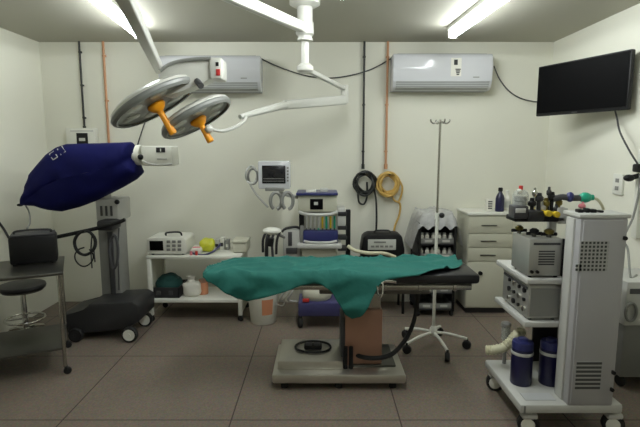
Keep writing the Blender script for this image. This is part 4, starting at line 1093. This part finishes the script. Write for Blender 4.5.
device(at(528.5, 300, SY + .02).x, cm, zs2, at(540, 285, SY + .02).z, SY + .02, .4, 'alum', 'wide aluminium device with knobs on middle cart shelf', 'ventilator_module', fr3)
# canisters on the base
for px, Y, lb in ((521.5, RY0 + .26, 'navy blue canister at left on the bottom of tall cart'), (550, RY0 + .26, 'navy blue canister against the grey column on bottom of cart')):
    X = at(px, 365, Y).x; H = at(px, 338, Y).z - zb1; R = .0625
    r = thing('absorber_canister', lb, 'canister', (X, Y, zb1), 0, 'navy canisters on the cart base')
    m = MB(); m.lathe([(0, 0), (R * .94, 0), (R, .008), (R, H * .78), (R * .95, H * .8), (0, H * .8)], (X, Y, zb1), 28); m.build('body', 'bottleb', r)
    m = MB(); m.lathe([(R * 1.0, H * .66), (R * 1.03, H * .67), (R * 1.03, H * .72), (R, H * .73)], (X, Y, zb1), 28); m.build('band', 'lgrey', r)
    m = MB(); m.lathe([(0, H * .79), (R * .98, H * .79), (R * 1.0, H * .9), (R * .93, H * .94), (R * .5, H * .95), (R * .45, H), (0, H)], (X, Y, zb1), 28); m.build('lid', 'navyp', r)
# corrugated hose
hp_ = [at(486, 350, RY1 - .1), at(493, 350, RY1 - .12), at(503, 348, RY1 - .14), at(510, 342, RY1 - .14), at(516, 335, RY1 - .14), at(523, 331, RY1 - .12)]
m = MB(); P = []
for i in range(len(hp_) - 1):
    for k in range(6): P.append(hp_[i].lerp(hp_[i + 1], k / 6))
P.append(hp_[-1]); m.tube(P, .03, 14, 1, radii=[.033 if k % 2 else .027 for k in range(len(P))])
tag(m.build('corrugated_hose', 'cloudy', smooth=60), 'thick cream corrugated hose sticking out of the lower cart', 'hose')
jx_, jy_ = at(505, 345, RY1 - .06).x, RY1 - .06
jr = thing('glass_jar', 'small clear jar with grey lid above the cream hose', 'jar', (jx_, jy_, zb1))
zj0, zj1 = at(505, 340, jy_).z, at(505, 326, jy_).z
m = MB(); m.lathe([(0, zj0), (.026, zj0), (.029, zj0 + .01), (.029, zj1), (.024, zj1), (.024, zj0 + .012), (0, zj0 + .01)], (jx_, jy_, 0), 20); m.build('glass', 'glass', jr)
m = MB(); m.lathe([(0, zj1), (.032, zj1), (.032, zj1 + .022), (.02, zj1 + .03), (0, zj1 + .03)], (jx_, jy_, 0), 20); m.build('lid', 'grey', jr)
MB().cyl((jx_, jy_, zb1), (jx_, jy_, zj0 + .006), .012).build('stem', 'grey', jr)
# breathing system carried on an arm from the column
BYA = SY + .06
bs = thing('breathing_system', 'cluster of valves, dome and black block on top of tall cart', 'breathing system', (cl, BYA, at(540, 228, BYA).z))
MB().prect(514, 206, 529, 219, BYA + .02, .09, .01).build('block', 'dgrey', bs)
MB().prect(529, 211, 545, 221.5, BYA + .01, .09, .01).build('block', 'charcoal', bs)
MB().prect(516, 208.5, 526, 213, BYA + .014, .01, .002).build('block_plate', 'lgrey', bs)
MB().prect(515, 217, 565, 222, BYA + .04, .14, .006).build('manifold', 'black', bs)
MB().prect(558, 208, 568, 224, BYA + .04, .12, .006).build('arm', 'lgrey', bs)
MB().span((cm + .004, BYA + .16, zs1 - .002), (cm + .05, BYA + .2, at(563, 217, BYA).z), .006).build('support_post', 'lgrey', bs)
d = at(520, 205, BYA + .08)
m = MB(); m.lathe([(.046, 0), (.046, .06), (.04, .08), (.02, .092), (0, .094)], (d.x, BYA + .08, d.z - .002), 24); m.build('dome', 'glass', bs)
m = MB(); m.lathe([(0, 0), (.036, 0), (.038, .01), (.034, .02), (.038, .03), (.034, .04), (.036, .05), (0, .052)], (d.x, BYA + .08, d.z), 20); m.build('bellows', 'grey', bs)
MB().cyl((d.x + .0, BYA + .08, d.z + .09), (d.x, BYA + .08, d.z + .115), .012).build('dome_knob', 'red', bs)
MB().ball((d.x - .02, BYA + .05, d.z + .085), .014).build('dome_cap', 'white', bs)
for px, py, r, mt in ((532, 203, .024, 'black'), (539, 198, .026, 'charcoal'), (546, 203, .022, 'brass'), (552, 197, .024, 'black'), (559, 202, .02, 'brass'), (535, 193, .016, 'chrome'), (543, 207, .018, 'lgrey'), (549, 192, .014, 'charcoal'), (556, 209, .016, 'dgrey')):
    q = at(px, py, BYA + .07); m = MB(); m.lathe([(0, -.02), (r * .7, -.02), (r, -.012), (r, .006), (r * .6, .014), (r * .5, .03), (0, .032)], q, 16); m.cyl(q, (q.x, q.y, at(px, 218, BYA + .07).z), r * .45); m.build('valve', mt, bs)
for px, py in ((547, 213), (555, 214)):
    q = at(px, py, BYA - .01); m = MB(); m.lathe([(0, 0), (.016, 0), (.018, .01), (.018, .03), (0, .034)], q, 16, (0, -1, 0)); m.cyl(q, q + Vector((0, .07, 0)), .01); m.build('control_knob', 'yel', bs)
m = MB(); m.tube([at(553, 199, BYA + .06), at(562, 197, BYA + .05), at(570, 198, BYA + .04), at(580, 198, BYA + .04)], .018, 10); m.build('coupling', 'dgrey', bs)
q = at(570, 197, BYA + .04); MB().ball(q, .03, (.8, .8, 1)).build('coupling_ring', 'navyp', bs)
q = at(585, 197.5, BYA + .04); m = MB(); m.ball(q, .034, (1.15, .9, .9)); m.cyl(at(577, 198, BYA + .04), at(593, 197.5, BYA + .04), .017); m.build('bulb', 'green', bs)
q = at(582, 206, BYA + .02); m = MB(); m.ball(q, .02, (1.1, .8, .8)); m.cyl(q, at(584, 199, BYA + .04), .006); m.build('plug', 'pink', bs)
m = MB(); m.tube([at(592, 197.5, BYA + .04), at(598, 200, BYA + .04), at(602, 206, BYA + .04), at(604, 212, BYA + .05), at(604, 217, BYA + .05)], .008); m.build('sample_tube', 'cloudy', bs)
# brass valves on the two aluminium modules
for px, py, Y, r, mt, lb in ((519, 233, SY + .21, .02, 'brass', 'brass valve at back of the aluminium device with slots'), (534, 235, SY + .1, .022, 'black', 'black valve left on the aluminium device with slots'), (549, 233, SY + .08, .024, 'brass', 'brass valve right on the aluminium device with slots')):
    top = at(540, 239, SY + .02).z
    X = at(px, py, Y).x
    v = thing('gas_valve', lb, 'valve', (X, Y, top))
    MB().cyl((X, Y, top), (X, Y, top + .05), r * .6).build('stem', 'dsteel', v)
    m = MB(); m.lathe([(0, 0), (r, 0), (r * 1.2, .008), (r * 1.2, .02), (r * .6, .028), (0, .03)], (X, Y, top + .02), 14); m.build('wheel', mt, v)
    MB().cyl((X - .045, Y, top + .018), (X + .045, Y, top + .018), .010).build('cross_pipe', 'black', v)

# a second grey unit cut by the right picture edge
gx = at(626, 300, 3.05).x
gu = thing('medical_cabinet', 'grey equipment unit cut off by the right picture edge', 'cabinet', (gx + .2, 3.2, 0))
gz1, gz0 = at(632, 282, 3.05).z, at(632, 326, 3.05).z
MB().span((gx, 3.05, gz0), (gx + .33, 3.42, gz1), .012).build('housing', 'lgrey', gu)
MB().span((gx + .02, 3.044, gz1 - .08), (gx + .3, 3.052, gz1 - .045)).build('slot', 'dgrey', gu)
t = MB(); t.tube([(gx + .03 + .035 * math.cos(k * PI / 6), 3.035, (gz0 + .1) + .06 * math.sin(k * PI / 6)) for k in range(12)], .01, 8, 2, True); t.build('ring_handle', 'grey', gu)
MB().span((gx + .03, 3.09, .08), (gx + .31, 3.38, gz0 + .01), .01).build('pedestal', 'grey', gu)
for x in (.06, .28):
    for Y in (3.13, 3.34):
        m = MB(); m.lathe([(0, -.015), (.033, -.015), (.04, -.006), (.04, .006), (.033, .015), (0, .015)], (gx + x, Y, .04), 14, (1, .2, 0)); m.cyl((gx + x, Y, .04), (gx + x, Y, .085), .012); m.build('caster', 'rubber', gu)

# ------------------------------------------------------------------ world and colour management
w = bpy.data.worlds.new('world'); SC.world = w; w.use_nodes = True
w.node_tree.nodes['Background'].inputs[0].default_value = (.02, .02, .02, 1)
SC.view_settings.view_transform = 'Standard'; SC.view_settings.look = 'None'
SC.view_settings.exposure = 0.0; SC.view_settings.gamma = 1.0; SC.view_settings.use_curve_mapping = False
SC.cycles.use_denoising = True
SC.cycles.max_bounces = 10; SC.cycles.diffuse_bounces = 6; SC.cycles.sample_clamp_indirect = 4
